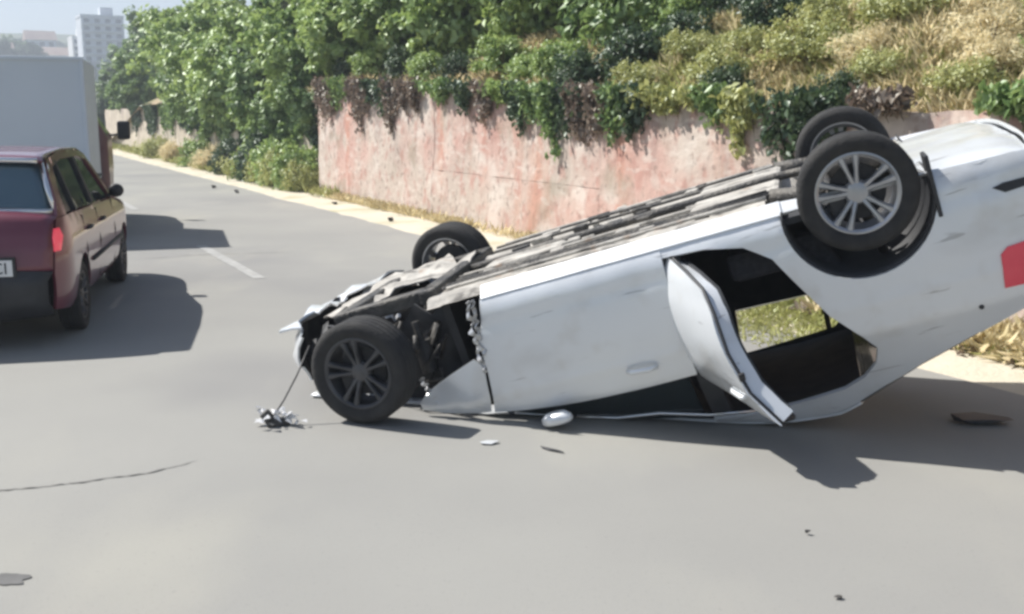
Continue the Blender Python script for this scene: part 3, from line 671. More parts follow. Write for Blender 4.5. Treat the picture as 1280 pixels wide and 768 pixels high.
#@@PART3
# ------------------------------------------------------------------ moving vehicles
# --- maroon hatchback
HW = .81
RCY = .235
rc_loc = Vector((-3.205, 7.33, 0)) + Matrix.Rotation(RCY, 3, 'Z') @ Vector((-HW + .04, 1.95, 0))
red = empty('red_car', rc_loc, RCY + math.pi / 2)
tag(red, 'maroon hatchback driving past with its brake lamp glowing', 'car')
RX0, RX1 = -1.93, 1.93
def ryw(x, z):
    w = HW
    if z < .32: w -= .05 * ((.32 - z) / .12) ** 2
    if z <= .88: w -= .03 * ((z - .58) / .3) ** 2
    else: w -= .03 + (z - .88) * .34
    w -= .09 * max(0, (RX0 + .3 - x) / .3) ** 2 + .15 * max(0, (x - RX1 + .5) / .5) ** 2
    return w + .006 * math.exp(-((z - .72) / .02) ** 2)
RAXR, FAXR = -1.2, 1.25
def rs(e):
    def f(x, z, off=0.): return Vector((x, e * (ryw(x, z) + off), z))
    return f
low = [(RX1 - .02, .28), (RX1, .55), (RX1 - .12, .68), (1.0, .84), (.72, .88), (-1.5, .93), (-1.80, .93), (-1.90, .80), (-1.93, .55), (-1.9, .28), (RAXR - .33, .24)] + arch(RAXR, .28, .32, 187, -7, 16) + [(FAXR - .33, .2)] + arch(FAXR, .28, .32, 187, -7, 16) + [(RX1 - .3, .24)]
for e in (-1, 1):
    S = rs(e); fl = e < 0
    body = skin('side_panel', low, S, .025, M['maroon'], red, step=.07, flip=not fl)
    # roof rail, pillars, glass
    skin('roof_rail', [(-1.55, 1.25), (-1.40, 1.33), (-.9, 1.375), (.0, 1.37), (.28, 1.31), (.85, .885), (.72, .885), (.22, 1.27), (-.1, 1.31), (-.9, 1.315), (-1.32, 1.27), (-1.48, 1.10), (-1.56, .935), (-1.78, .935)], S, .03, M['maroon'], red, step=.06, flip=not fl)
    for a, b in ((-.36, -.27), (-1.16, -1.11)): skin('door_pillar', [(a, .93), (b, .93), (b, 1.315), (a, 1.315)], lambda x, z: S(x, z, .002), .03, M['blackpl'], red, step=.08, flip=not fl)
    skin('side_window', [(-1.52, .94), (.68, .89), (.2, 1.27), (-.1, 1.31), (-.9, 1.315), (-1.32, 1.27)], lambda x, z: S(x, z, -.02), .006, M['glass'], red, step=.1, flip=not fl)
    for xd in (.62, -.32, -1.02):
        g_ = MB(); g_.tube([S(xd, .3, .001), S(xd, .6, .001), S(xd, .88, .001)], .006, 5); g_.build('door_gap', M['blackpl'], red)
    for xd in (-.2, -.92):
        g_ = MB(); g_.tube([S(xd, .76, .0), S(xd + .03, .765, .028), S(xd + .13, .77, .028), S(xd + .16, .77, 0)], .011, 6); g_.build('door_handle', M['blackpl'], red, smooth=True)
    rub = MB(); rub.tube([S(1.0, .50, .005), S(.3, .50, .005), S(-.8, .50, .005)], .018, 6); rub.build('rub_strip', M['blackpl'], red, smooth=True)
    mi = MB(); mi.lathe([(0, -.05), (.06, -.045), (.085, 0), (.08, .045), (0, .05)], 18, closed=False)
    o = mi.build('wing_mirror', M['blackpl'], red, smooth=True); o.scale = (.8, 1, .75); o.location = S(.62, .96, .09); o.rotation_euler = (0, 0, R(90))
    ma = MB(); ma.tube([S(.62, .91, -.01), S(.62, .94, .07)], .018, 6); ma.build('mirror_arm', M['blackpl'], red)
    skin('tail_lamp', [(-1.80, .80), (-1.86, .70), (-1.925, .70), (-1.91, .80), (-1.88, .86), (-1.82, .86)], lambda x, z: S(x, z, .006), .03, M['brakelamp'], red, step=.05, flip=not fl)
    for cx in (RAXR, FAXR):
        o = wheel(red, (cx, e * (HW - .10), .27), (0, 0, 0 if e < 0 else math.pi), r=.27, w=.17, alloy='alloydark', spokes=9)
    for cx in (RAXR, FAXR):
        lV = []; lF = []
        for k in range(15):
            a = R(-8 + 196 * k / 14)
            for y in (HW - .03, HW - .33): lV.append((cx + .318 * math.cos(a), e * y, .28 + .318 * math.sin(a)))
        lV.append((cx, e * (HW - .33), .28))
        for k in range(14): lF += [(2 * k, 2 * k + 1, 2 * k + 3, 2 * k + 2), (2 * k + 1, 30, 2 * k + 3)]
        link('arch_liner', mesh('arch_liner', lV, lF), M['blackpl'], red)
rwf = lambda x, z: ryw(x, z) - .004
strip('rear_bumper', [(-1.88, .24), (-1.97, .34), (-1.985, .50), (-1.94, .56)], rwf, M['blackpl'], red, crown=.05)
strip('tailgate', [(-1.938, .565), (-1.92, .72), (-1.895, .82), (-1.84, .915), (-1.70, .955)], rwf, M['maroon'], red, crown=.05)
strip('rear_window', [(-1.695, .96), (-1.60, 1.15), (-1.50, 1.295)], lambda x, z: ryw(x, z) - .05, M['bluewin'], red, crown=.04)
for e in (-1, 1):
    t = MB(); t.tube([(-1.72, e * (ryw(-1.7, .955) - .035), .965), (-1.62, e * (ryw(-1.6, 1.15) - .035), 1.15), (-1.50, e * (ryw(-1.5, 1.3) - .035), 1.31)], .022, 8); t.build('window_frame', M['chrome'], red, smooth=True)
strip('roof', [(-1.56, 1.315), (-1.50, 1.345), (-1.2, 1.365), (-.6, 1.385), (0, 1.37), (.28, 1.31)], lambda x, z: ryw(x, min(z, 1.37)) - .004, M['maroon'], red, crown=.02)
strip('windscreen', [(.285, 1.31), (.6, 1.09), (.86, .885)], lambda x, z: ryw(x, z) - .03, M['glass'], red, crown=.05)
strip('bonnet', [(.865, .885), (1.3, .82), (1.75, .70), (1.90, .62)], rwf, M['maroon'], red, crown=.04)
strip('front_bumper', [(1.90, .61), (1.96, .48), (1.90, .26)], rwf, M['maroon'], red, crown=.05)
for x_, z_, r_ in ((-1.735, .968, .02), (-1.545, 1.325, .022)):  # bright bars stand in for the sunlit tailgate ledge and roof edge
    w_ = ryw(x_, z_) - .04; t = MB(); t.tube([(x_ - .035 * (1 - (k / 5 - 1) ** 2), w_ * (k / 5 - 1), z_ + .015 * (1 - (k / 5 - 1) ** 2)) for k in range(11)], r_, 8); t.build('window_frame', M['chrome'], red, smooth=True)
for y in (-.36, .36):
    s = MB(); s.box((-.2, y, .82), (.14, .46, .62), Matrix.Rotation(R(-12), 3, 'Y'), taper=.85); s.box((-.3, y, 1.18), (.08, .24, .16)); s.build('front_seat', M['fabric'], red, bevel=.03)
s = MB(); s.box((-1.0, 0, .78), (.14, 1.2, .5)); s.build('rear_seat', M['fabric'], red, bevel=.03)
s = MB(); s.box((0, 0, .26), (3.5, 1.2, .12)); s.build('floor_pan', M['blackpl'], red)
pl = MB(); pl.box((-2.008, -.2, .60), (.012, .52, .115)); plo = pl.build('number_plate', M['plate'], red, bevel=.003)
plr = MB(); plr.box((-2.0, -.2, .60), (.02, .56, .15)); plr.build('plate_recess', M['blackpl'], red)
tm = bpy.data.curves.new('plate_text', 'FONT'); tm.body = 'CI'; tm.size = .115; tm.extrude = .001; tm.align_x = 'RIGHT'
to = bpy.data.objects.new('plate_curve', tm); COL.objects.link(to); bpy.context.view_layer.update()
tme = bpy.data.meshes.new_from_object(to.evaluated_get(bpy.context.evaluated_depsgraph_get())); bpy.data.objects.remove(to)
to = link('plate_text', tme, None, plo, smooth=False); tme.materials.clear(); tme.materials.append(M['ink'])
to.rotation_euler = (R(90), 0, R(-90)); to.location = (-2.0155, -.43, .562)
t = MB(); t.tube([(-1.93, .35, .24), (-2.03, .35, .235)], .022, 10); t.build('exhaust_tip', M['chrome'], red, smooth=True)
# --- pickup with a tall grey box, farther on
TRY = .31
tr_c = Vector((-5.62, 14.0, 0)) + Matrix.Rotation(TRY, 3, 'Z') @ Vector((-.86, 0, 0))
trk = empty('box_truck', tr_c, TRY + math.pi / 2)
tag(trk, 'small dark red truck carrying a tall plain grey cargo box', 'truck')
def bxp(name, c, d, m, bevel=.02, taper=1.): 
    b = MB(); b.box(c, d, taper=taper); return b.build(name, m, trk, bevel=bevel)
bx = bxp('cargo_box', (1.05, 0, 1.56), (2.1, 1.70, 1.68), M['greytarp'], .025)
for y in (-.83, .83): bxp('corner_post', (-.004, y, 1.56), (.05, .05, 1.69), M['greytarp'], .01)
bxp('top_rail', (-.006, 0, 2.385), (.06, 1.72, .05), M['greytarp'], .01)
bxp('chassis', (1.5, 0, .55), (3.3, .9, .16), M['blackpl'])
bxp('rear_bumper', (-.02, 0, .55), (.1, 1.6, .14), M['blackpl'])
for y in (-.7, .7): bxp('tail_lamp', (-.05, y, .68), (.05, .16, .1), M['redlens'], .01)
def tyw(x, z):
    w = .96 if z < 1.32 else .96 - (z - 1.32) * .55
    return w - .12 * max(0, (x - 3.4) / .7) ** 2
cabs = [(2.2, .42), (2.2, 1.3), (2.24, 1.86), (2.4, 1.92), (3.0, 1.90), (3.35, 1.40), (4.0, 1.22), (4.12, .9), (4.12, .4), (3.95, .4)] + arch(3.5, .38, .42, 0, 180, 14) + [(3.0, .42)]
for e in (-1, 1):
    skin('cab_side', cabs, lambda x, z: Vector((x, e * tyw(x, z), z)), .03, M['maroondust'], trk, step=.1, flip=e > 0)
    skin('cab_window', [(2.42, 1.36), (2.44, 1.80), (2.95, 1.80), (3.2, 1.40)], lambda x, z: Vector((x, e * (tyw(x, z) + .006), z)), .008, M['glass'], trk, step=.1, flip=e > 0)
    mi = MB(); mi.box((3.18, e * 1.16, 1.42), (.10, .20, .30)); mi.build('wing_mirror', M['blackpl'], trk, bevel=.04)
    t = MB(); t.tube([(3.2, e * .95, 1.34), (3.18, e * 1.1, 1.36)], .02, 6); t.build('mirror_arm', M['blackpl'], trk)
    for cx in (.75, 3.5): wheel(trk, (cx, e * .78, .37), (0, 0, 0 if e < 0 else math.pi), r=.37, w=.22, alloy='alloydark', spokes=8)
    bxp('mud_guard', (.75, e * .8, .82), (.9, .24, .03), M['blackpl'])
for nm, P, m in (('cab_roof', [(2.22, 1.5), (2.25, 1.86), (2.4, 1.92), (3.0, 1.90)], 'maroondust'), ('cab_back', [(2.2, .42), (2.2, 1.3), (2.22, 1.5)], 'maroondust'), ('windscreen', [(3.005, 1.895), (3.345, 1.405)], 'glass'), ('bonnet', [(3.35, 1.4), (4.0, 1.22), (4.12, .9)], 'maroondust'), ('front_bumper', [(4.12, .89), (4.14, .6), (4.1, .4)], 'blackpl')):
    strip(nm, P, tyw, M[m], trk, crown=.02)
#@@PART4
# ------------------------------------------------------------------ vegetation
def leaf_mesh(name, C, D, L, wid, tone, m, N0=None):
    """C centres, D directions, L lengths: folded rhombic leaves as one mesh with a tone per leaf"""
    n = len(C); rng = np.random.default_rng(n)
    D = D / np.linalg.norm(D, axis=1, keepdims=True)
    ref = rng.normal(size=(n, 3)) * (1 if N0 is None else .45); ref[:, 2] += .8
    if N0 is not None: ref += N0
    S = np.cross(D, ref); S /= np.linalg.norm(S, axis=1, keepdims=True) + 1e-9
    U = np.cross(S, D); Lc = L[:, None]
    V = np.empty((n, 4, 3)); V[:, 0] = C - D * Lc * .5; V[:, 2] = C + D * Lc * .5 - U * Lc * .08
    V[:, 1] = C + S * Lc * wid + U * Lc * .10; V[:, 3] = C - S * Lc * wid + U * Lc * .10
    me = bpy.data.meshes.new(name); me.vertices.add(4 * n); me.vertices.foreach_set('co', V.ravel().astype(np.float32))
    idx = np.arange(n)[:, None] * 4; T = np.concatenate([idx + [0, 1, 2], idx + [0, 2, 3]], 1).ravel()
    me.loops.add(6 * n); me.loops.foreach_set('vertex_index', T.astype(np.int32))
    me.polygons.add(2 * n); me.polygons.foreach_set('loop_start', np.arange(0, 6 * n, 3, dtype=np.int32))
    at = me.attributes.new('tone', 'FLOAT', 'FACE'); at.data.foreach_set('value', np.repeat(np.clip(tone, 0, 1), 2).astype(np.float32))
    me.update(calc_edges=True); me.materials.append(m); return me

def crown(name, seed, rx, ry, rz, nclump, nleaf, leaf, m, spread=.28, shell=.55, cut=-.9, wid=.3, droop=.2, bias=0.):
    """leaves in clumps spread through a lumpy ellipsoid centred on the origin"""
    rng = np.random.default_rng(seed); C = []
    while len(C) < nclump:
        d = rng.normal(size=3); d /= np.linalg.norm(d)
        q = (shell + (1 - shell) * rng.random()) * (.78 + .38 * noise.noise(Vector(d * 1.7 + seed)) + .25 * noise.noise(Vector(d * 4 + seed)))
        if rng.random() < .2: q *= rng.random()
        if d[2] > cut: C.append(d * q)
    C = np.array(C); tone_c = rng.normal(.5 + bias, .16, nclump)
    P = []; D = []; T = []; NO = []
    for c, tc in zip(C, tone_c):
        k = int(nleaf * rng.uniform(.6, 1.4)); o = rng.normal(size=(k, 3)); o *= (spread * rng.uniform(.5, 1.2) * rng.random((k, 1)) ** .6) / np.linalg.norm(o, axis=1, keepdims=True)
        o[:, 2] *= .75; p = c * [rx, ry, rz] + o * ((rx + ry + rz) / 3)
        dd = rng.normal(size=(k, 3)) + (p / [rx, ry, rz]) * .5; dd[:, 2] -= droop
        P.append(p); D.append(dd); T.append(tc + rng.normal(0, .06, k))
        oo = o / (np.linalg.norm(o, axis=1, keepdims=True) + 1e-6); NO.append(oo * .9 + c / np.linalg.norm(c) * .7)
    P = np.concatenate(P); D = np.concatenate(D); T = np.concatenate(T)
    O = np.concatenate(NO)
    return leaf_mesh(name, P, D, leaf * rng.uniform(.6, 1.35, len(P)), wid, T, m, O)

def trunk_mesh(name, seed, h, r, spread, limbs=6):
    rr = random.Random(seed); b = MB()
    lean = Vector((rr.uniform(-.12, .12), rr.uniform(-.12, .12), 1)) * h
    pts = [Vector((0, 0, -.3)) if i == 0 else lean * (i / 5) + Vector((rr.uniform(-.06, .06), rr.uniform(-.06, .06), 0)) for i in range(6)]
    b.tube(pts, [r * 1.25, r, r * .86, r * .7, r * .52, r * .25], 9)
    for k in range(limbs):
        t = rr.uniform(.35, .9); s = lean * t; a = rr.random() * 6.28; e = Vector((math.cos(a), math.sin(a), rr.uniform(.3, .9))) * spread * rr.uniform(.5, .85)
        b.tube([s, s + e * .5 + Vector((0, 0, -.05)), s + e], [r * .5 * (1.1 - t * .6), r * .28, r * .1], 6)
    return mesh(name, b.V, b.F)

M['bark'] = mat('bark', (.12, .09, .065), (.2, .16, .12), rough=1, scale=6, bump=.8)
M['leaf_a'] = leafmat('fresh_green_leaves', (.125, .20, .06), (.26, .375, .115), (.40, .51, .20))
M['leaf_b'] = leafmat('mid_green_leaves', (.08, .15, .05), (.18, .285, .095), (.30, .41, .15))
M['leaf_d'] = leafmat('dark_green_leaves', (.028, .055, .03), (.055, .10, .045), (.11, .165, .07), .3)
M['leaf_y'] = leafmat('yellowish_green_leaves', (.22, .25, .08), (.40, .43, .16), (.56, .57, .27))
M['straw'] = leafmat('dry_straw', (.56, .49, .27), (.74, .67, .42), (.84, .78, .54), .4)
M['dead'] = leafmat('dry_brown_stems', (.13, .10, .08), (.22, .17, .13), (.34, .27, .21), .2)
for m_ in ('bark',):
    pass

def section(s): return 'the lowest' if s < 7.1 else 'the sloping' if s < 10.5 else 'the pink middle' if s < 15.5 else 'the tallest streaked' if s < 21.7 else 'the ivy covered'
TREE = [  # shared tree meshes: (crown mesh, trunk mesh)
    (crown('crown_a', 11, 2.3, 2.2, 2.1, 380, 66, .22, M['leaf_a'], spread=.19), trunk_mesh('trunk_a', 1, 3.6, .15, 1.8)),
    (crown('crown_b', 12, 2.2, 2.4, 2.2, 380, 66, .22, M['leaf_a'], spread=.18, bias=.08), trunk_mesh('trunk_b', 2, 3.6, .13, 1.8)),
    (crown('crown_c', 13, 2.3, 2.2, 2.3, 360, 64, .22, M['leaf_b'], spread=.18), trunk_mesh('trunk_c', 3, 3.6, .16, 1.8)),
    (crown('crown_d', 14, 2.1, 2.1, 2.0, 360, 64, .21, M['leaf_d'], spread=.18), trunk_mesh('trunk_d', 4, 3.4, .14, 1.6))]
for c, t in TREE: t.materials.append(M['bark'])
TL = {0: 'bright green leafy tree overhanging the pale wall', 1: 'sunlit yellow green leafy tree overhanging the wall', 2: 'mid green leafy tree growing on the bank', 3: 'dark leafed shady tree standing deep in the bank'}
rt = random.Random(77)
def tree(s, n, zc, scale, kind, label=None, group=None, z0=None, sz=1.):
    p = W(s, n); zb = bankz(s, n) if z0 is None else z0
    r = empty('leafy_tree', (p.x, p.y, zb)); tag(r, label or TL[kind], 'tree', group or 'trees of kind %s along the bank' % ('bright', 'sunlit', 'mid green', 'dark')[kind])
    cm, tm_ = TREE[kind]; c = bpy.data.objects.new('crown', cm); COL.objects.link(c); c.parent = r
    c.location = (0, 0, zc - zb); c.scale = (scale, scale, scale * sz); c.rotation_euler = (0, 0, rt.random() * 6.28)
    t = bpy.data.objects.new('trunk', tm_); COL.objects.link(t); t.parent = r; f = max(.25, (zc - zb + .2 * scale) / 3.6); t.scale = (min(1, f * 1.2),) * 2 + (f,)
    t.rotation_euler = (0, 0, rt.random() * 6.28); return r
# first row, over the wall
for s, n, zc, sc_, k in ((47, 9.6, 4.4, 1.25, 0), (43, 8.8, 3.8, 1.2, 1), (39, 8.3, 3.4, 1.15, 0), (35.8, 8.0, 3.2, 1.05, 0), (32.8, 7.7, 2.9, 1.0, 1), (41, 7.7, 2.6, .75, 2), (37.3, 7.5, 2.4, .7, 2), (34, 7.3, 2.1, .62, 2),
                         (30, 7.6, 2.9, .92, 0), (27.2, 7.5, 2.7, .85, 2), (24.6, 7.7, 2.9, .85, 0), (31.2, 7.2, 1.9, .5, 2), (28.4, 7.2, 1.8, .5, 0), (25.8, 7.2, 1.8, .48, 2), (23.2, 7.2, 2.0, .5, 2), (22.2, 8.0, 3.5, .8, 1), (20.2, 8.3, 3.5, .75, 0), (18.2, 8.7, 3.7, .8, 1), (15.6, 9.0, 3.6, .72, 0), (13.3, 9.3, 3.6, .75, 2)):
    tree(s, n, zc, sc_, k, label='%s %s leafy tree over %s stretch of wall' % ('low' if sc_ < .65 else 'big' if sc_ > .9 else 'mid-sized', ('bright green', 'sunlit yellow green', 'mid green')[k], section(s)), group='%s %s trees over %s wall' % ('low' if sc_ < .65 else 'big' if sc_ > .9 else 'mid-sized', ('bright', 'sunlit', 'mid green')[k], section(s)))
# second and third rows, higher on the bank
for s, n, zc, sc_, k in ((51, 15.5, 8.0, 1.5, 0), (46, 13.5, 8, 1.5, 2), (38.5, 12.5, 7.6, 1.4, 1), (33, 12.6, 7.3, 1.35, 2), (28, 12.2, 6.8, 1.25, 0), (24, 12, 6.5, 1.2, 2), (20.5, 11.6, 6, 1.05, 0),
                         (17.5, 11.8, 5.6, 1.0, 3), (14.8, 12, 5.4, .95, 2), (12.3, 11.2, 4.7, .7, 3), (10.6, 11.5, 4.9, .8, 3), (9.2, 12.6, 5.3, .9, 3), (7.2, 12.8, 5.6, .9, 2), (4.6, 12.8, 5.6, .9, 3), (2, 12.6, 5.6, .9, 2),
                         (10.2, 9.6, 4.1, .6, 3), (9.0, 10.3, 4.0, .55, 3), (10.9, 10.6, 3.9, .5, 3)):  # dark crowns added here to deepen the shade of the hollow
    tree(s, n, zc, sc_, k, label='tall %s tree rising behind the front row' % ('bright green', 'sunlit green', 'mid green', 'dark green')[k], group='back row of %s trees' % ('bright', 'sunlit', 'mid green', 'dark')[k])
# farther trees down the road, blue with distance
for s, n, sc_, k in ((66, 12.2, 1.5, 2), (76, 13.5, 1.7, 3), (88, 14.4, 1.9, 2), (102, 16, 2.1, 3), (120, 18, 2.2, 2), (70, 9.6, .8, 3)):
    tree(s, n, 2.6 + sc_ * 1.4, sc_, k, label='distant hazy tree beside the far end of the road', group='distant roadside trees', z0=1.6)

for s, n, zc, sc_, k in ((58, 8.4, 2.8, .85, 2), (63, 9.0, 2.9, .95, 3), (68, 9.4, 2.7, .9, 2), (74, 9.9, 3.0, 1.0, 3), (82, 10.8, 3.2, 1.1, 2), (90, 11.6, 3.3, 1.1, 3), (77, 8.7, 2.0, .7, 3)):
    tree(s, n, zc, sc_, k, label='low %s tree thick on the far end of the bank' % ('', '', 'mid green', 'dark')[k], group='low %s trees at the far end of the bank' % ('', '', 'mid green', 'dark')[k])
# shrubs
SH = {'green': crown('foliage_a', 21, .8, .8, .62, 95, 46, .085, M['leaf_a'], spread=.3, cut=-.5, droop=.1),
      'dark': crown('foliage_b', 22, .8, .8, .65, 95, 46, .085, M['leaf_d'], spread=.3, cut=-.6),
      'yellow': crown('foliage_c', 23, .8, .8, .55, 90, 44, .075, M['leaf_y'], spread=.32, cut=-.4, wid=.22),
      'dry': crown('foliage_d', 24, .8, .8, .6, 80, 44, .10, M['straw'], spread=.34, cut=-.4, wid=.1)}
stem = MB(); rr = random.Random(3)
for k in range(9):
    a = rr.random() * 6.28; stem.tube([(0, 0, -.5), (.2 * math.cos(a), .2 * math.sin(a), -.1), (.5 * math.cos(a), .5 * math.sin(a), .25)], [.02, .014, .005], 5)
STEM = mesh('stems', stem.V, stem.F); STEM.materials.append(M['bark'])
SLAB = {'green': 'bright green bush', 'dark': 'dark green bush', 'yellow': 'yellowish green bush', 'dry': 'dry straw coloured bush'}
def shrub(s, n, z, sc_, kind, where, sz=1., size=''):
    p = W(s, n, z); r = empty('shrub', p, rt.random() * 6.28); tag(r, '%s%s %s' % (size, SLAB[kind], where), 'bush', '%s%s bushes %s' % (size, kind, where))
    for nm, me in (('foliage', SH[kind]), ('stems', STEM)):
        o = bpy.data.objects.new(nm, me); COL.objects.link(o); o.parent = r; o.scale = (sc_, sc_, sc_ * sz); o.location = (0, 0, .3 * sc_)
for s, n, sc_, k in ((17.2, 7.3, .7, 'green'), (15.9, 7.2, .55, 'dark'), (14.6, 7.4, .75, 'green'), (13.5, 7.2, .6, 'green'), (12.6, 7.3, .7, 'green'), (11.8, 7.1, .6, 'dark'), (11.2, 7.5, .75, 'dark'), (10.4, 7.1, .5, 'yellow'), (10.1, 7.6, .5, 'yellow'),
                    (9.2, 7.3, .6, 'yellow'), (8.7, 7.0, .45, 'dark'), (8.5, 7.9, .7, 'yellow'), (7.1, 7.0, .4, 'dark'), (7.6, 8.3, .7, 'yellow'), (7.0, 7.4, .45, 'yellow'), (6.4, 8.0, .6, 'dry'), (5.9, 7.2, .45, 'yellow'), (5.4, 7.9, .65, 'green'), (8.9, 8.5, .55, 'yellow'), (8.2, 8.6, .6, 'dry'), (7.3, 8.9, .6, 'yellow'), (7.5, 7.7, .5, 'dry'), (6.8, 8.6, .55, 'dry'), (6.2, 8.7, .6, 'yellow'), (6.0, 7.6, .5, 'dry'), (5.0, 8.5, .6, 'yellow'), (4.6, 8.1, .6, 'green'), (6.6, 9.9, .8, 'dark'), (9.7, 8.4, .6, 'dark'), (10.6, 7.9, .6, 'dark'), (8.0, 7.9, .45, 'yellow'), (9.5, 7.9, .5, 'yellow'), (9.0, 6.95, .35, 'yellow'), (4.9, 7.1, .45, 'yellow'), (4.2, 7.6, .6, 'green'),
                    (18.6, 7.4, .7, 'dark'), (20.2, 7.3, .7, 'green'), (21.4, 7.3, .7, 'dark'), (11.9, 8.6, .8, 'green'), (13, 8.8, .8, 'dark'), (9.3, 9.0, .6, 'dark'), (10.9, 8.9, .6, 'dark'), (8.1, 9.4, .8, 'yellow'), (6.7, 9.3, .7, 'yellow'), (5.2, 9.3, .8, 'yellow')):
    shrub(s, n, bankz(s, n) - .02, sc_, k, ('high on the bank above %s part of the wall' if n > 8.2 else 'at the brink of %s part of the wall') % section(s), size='small ' if sc_ < .5 else 'large ' if sc_ > .65 else 'mid-sized ')
for s, n, sc_, k in ((22.3, 6.5, .8, 'yellow'), (22.9, 6.6, 1.1, 'green'), (23.7, 6.5, 1.0, 'yellow'), (24.6, 6.6, 1.2, 'green'), (25.5, 6.55, 1.0, 'yellow'), (26.4, 6.55, 1.2, 'dark'), (27.3, 6.6, 1.1, 'green'), (28, 6.5, .9, 'yellow'), (30, 6.55, 1.0, 'dark'), (32.5, 6.5, .8, 'dry'), (35, 6.55, 1, 'green'), (39, 6.5, .8, 'dry'), (43, 6.5, 1., 'yellow')):
    shrub(s, n, 0, sc_, k, 'at the foot of the plaster wall', 1.25)
# hanging creepers over the wall's top
def creeper(s, n, ztop, w, drop, m, seed, nl=900, leaf=.085):
    rng = np.random.default_rng(seed); P = []; D = []; T = []; b = MB()
    for k in range(int(9 * w) + 3):
        a = rng.uniform(-w / 2, w / 2); dl = drop * rng.uniform(.35, 1.0) * (1 - .5 * abs(2 * a / w)); tn = rng.normal(.45, .15); kk = int(nl / (9 * w + 3) * (.4 + dl / drop))
        t = rng.random(kk) ** 1.2; x = a + .07 * np.sin(t * 5 + k) + rng.normal(0, .05, kk); yy = -.05 - .12 * np.exp(-t * 3) + rng.normal(0, .045, kk); z = .12 - t * dl + rng.normal(0, .04, kk)
        P.append(np.stack([x, np.minimum(yy, -.03), z], 1)); d = rng.normal(size=(kk, 3)) * .6; d[:, 2] -= .8; D.append(d); T.append(tn + rng.normal(0, .15, kk))
        b.tube([(a, .1, .1), (a, -.06, .05), (a + .03, -.06, -dl * .5), (a + .05, -.05, -dl)], [.008, .007, .005, .002], 4)
    P = np.concatenate(P); p = W(s, n, ztop)
    r = empty('hanging_creeper', p, HEAD); r.rotation_euler = (0, 0, math.atan2(-DR.y, -DR.x))
    link('foliage', leaf_mesh('foliage', P, np.concatenate(D), leaf * rng.uniform(.6, 1.3, len(P)), .3, np.concatenate(T), m), None, r, smooth=False)
    link('vines', mesh('vines', b.V, b.F), M['bark'], r, smooth=False)
    return r
for i, (s, w, drop, k) in enumerate(((21.2, .8, 1.1, 'dead'), (20.0, 1.1, .8, 'leaf_b'), (18.9, .9, 1.15, 'dead'), (17.7, 1.2, .75, 'leaf_d'), (16.4, .8, .9, 'dead'), (15.2, .9, .35, 'leaf_b'), (13.0, .9, .3, 'leaf_a'), (12.0, 1.0, .55, 'leaf_b'), (11.2, .9, .75, 'leaf_d'), (10.5, .7, .6, 'dead'), (9.8, .7, .55, 'leaf_d'), (8.9, .7, .22, 'leaf_y'), (7.25, .7, .9, 'leaf_d'), (6.9, .5, .6, 'leaf_d'), (6.2, .4, .2, 'dead'), (4.9, .5, .2, 'leaf_b'), (4.0, .8, .3, 'leaf_y'), (20.6, .3, 1.3, 'dead'), (17.2, .35, 1.0, 'dead'), (14.2, .5, .45, 'leaf_d'), (13.5, .35, .7, 'dead'), (12.5, .4, .8, 'leaf_d'), (11.6, .3, 1.0, 'leaf_b'), (10.9, .35, 1.0, 'dead'), (10.1, .4, .8, 'leaf_b'), (9.4, .5, .4, 'leaf_y'), (8.4, .5, .45, 'leaf_b'), (7.9, .4, .6, 'leaf_y'))):
    r = creeper(s, 6.56 + .045, wall_top(s), w, drop, M[k], 50 + i)
    nm = {'dead': 'dead brown', 'leaf_b': 'mid green', 'leaf_d': 'dark green', 'leaf_a': 'bright green', 'leaf_y': 'yellowish'}[k]
    tag(r, '%s creeper hanging over %s section of the retaining wall' % (nm, section(s)), 'creeper', '%s creepers over %s wall' % (nm, section(s)))
for i, s in enumerate((23, 25.2, 27.4, 29.8, 32.5, 35.5, 38.8, 42.5, 46.5, 51)):
    r = creeper(s, 6.98, 1.95, 2.6, 1.7 if i % 3 else 1.35, M[('leaf_d', 'leaf_b', 'leaf_d')[i % 3]], 90 + i, nl=2600, leaf=.14)
    tag(r, 'thick %s green ivy hanging down the long plaster wall' % ('dark', 'mid', 'dark')[i % 3], 'ivy', '%s ivy on the plaster wall' % ('dark', 'mid', 'dark')[i % 3])
# grass and litter: nobody could count it
def grass(name, seed, n, pos, h, m, label, wid=.022, lean=.9):
    rng = np.random.default_rng(seed); P = np.array([pos(rng) for _ in range(n)]); L = h * rng.uniform(.5, 1.4, n)
    D = rng.normal(size=(n, 3)) * lean; D[:, 2] = 1; D /= np.linalg.norm(D, axis=1, keepdims=True)
    T = np.array([.5 + .35 * nz3(p[0], p[1], seed, .9) for p in P]) + rng.normal(0, .14, n)
    o = link(name, leaf_mesh(name, P + D * L[:, None] * .5, D, L, wid, T, m), None, smooth=False); tag(o, label, 'grass', kind='stuff'); return o
def onbank(s0, s1, n0, n1, dens=None):
    def f(rng):
        while True:
            s = rng.uniform(s0, s1); n = rng.uniform(n0, n1)
            if dens is None or nz3(s, n, dens, .8) + rng.normal(0, .25) > 0: break
        p = W(s, n, bankz(s, n) - .02); return (p.x, p.y, p.z)
    return f
grass('dry_grass', 5, 60000, onbank(1, 9.6, 6.75, 10.5, 1), .20, M['straw'], 'tall dry straw grass covering the bank above the wall')
grass('green_grass', 6, 70000, onbank(1, 12, 6.75, 10.5), .17, M['leaf_y'], 'yellow green grass and weeds mixed over the bank')
grass('dry_grass', 7, 26000, onbank(10, 24, 6.75, 10, 5), .22, M['straw'], 'dry grass between the bushes above the pink wall')
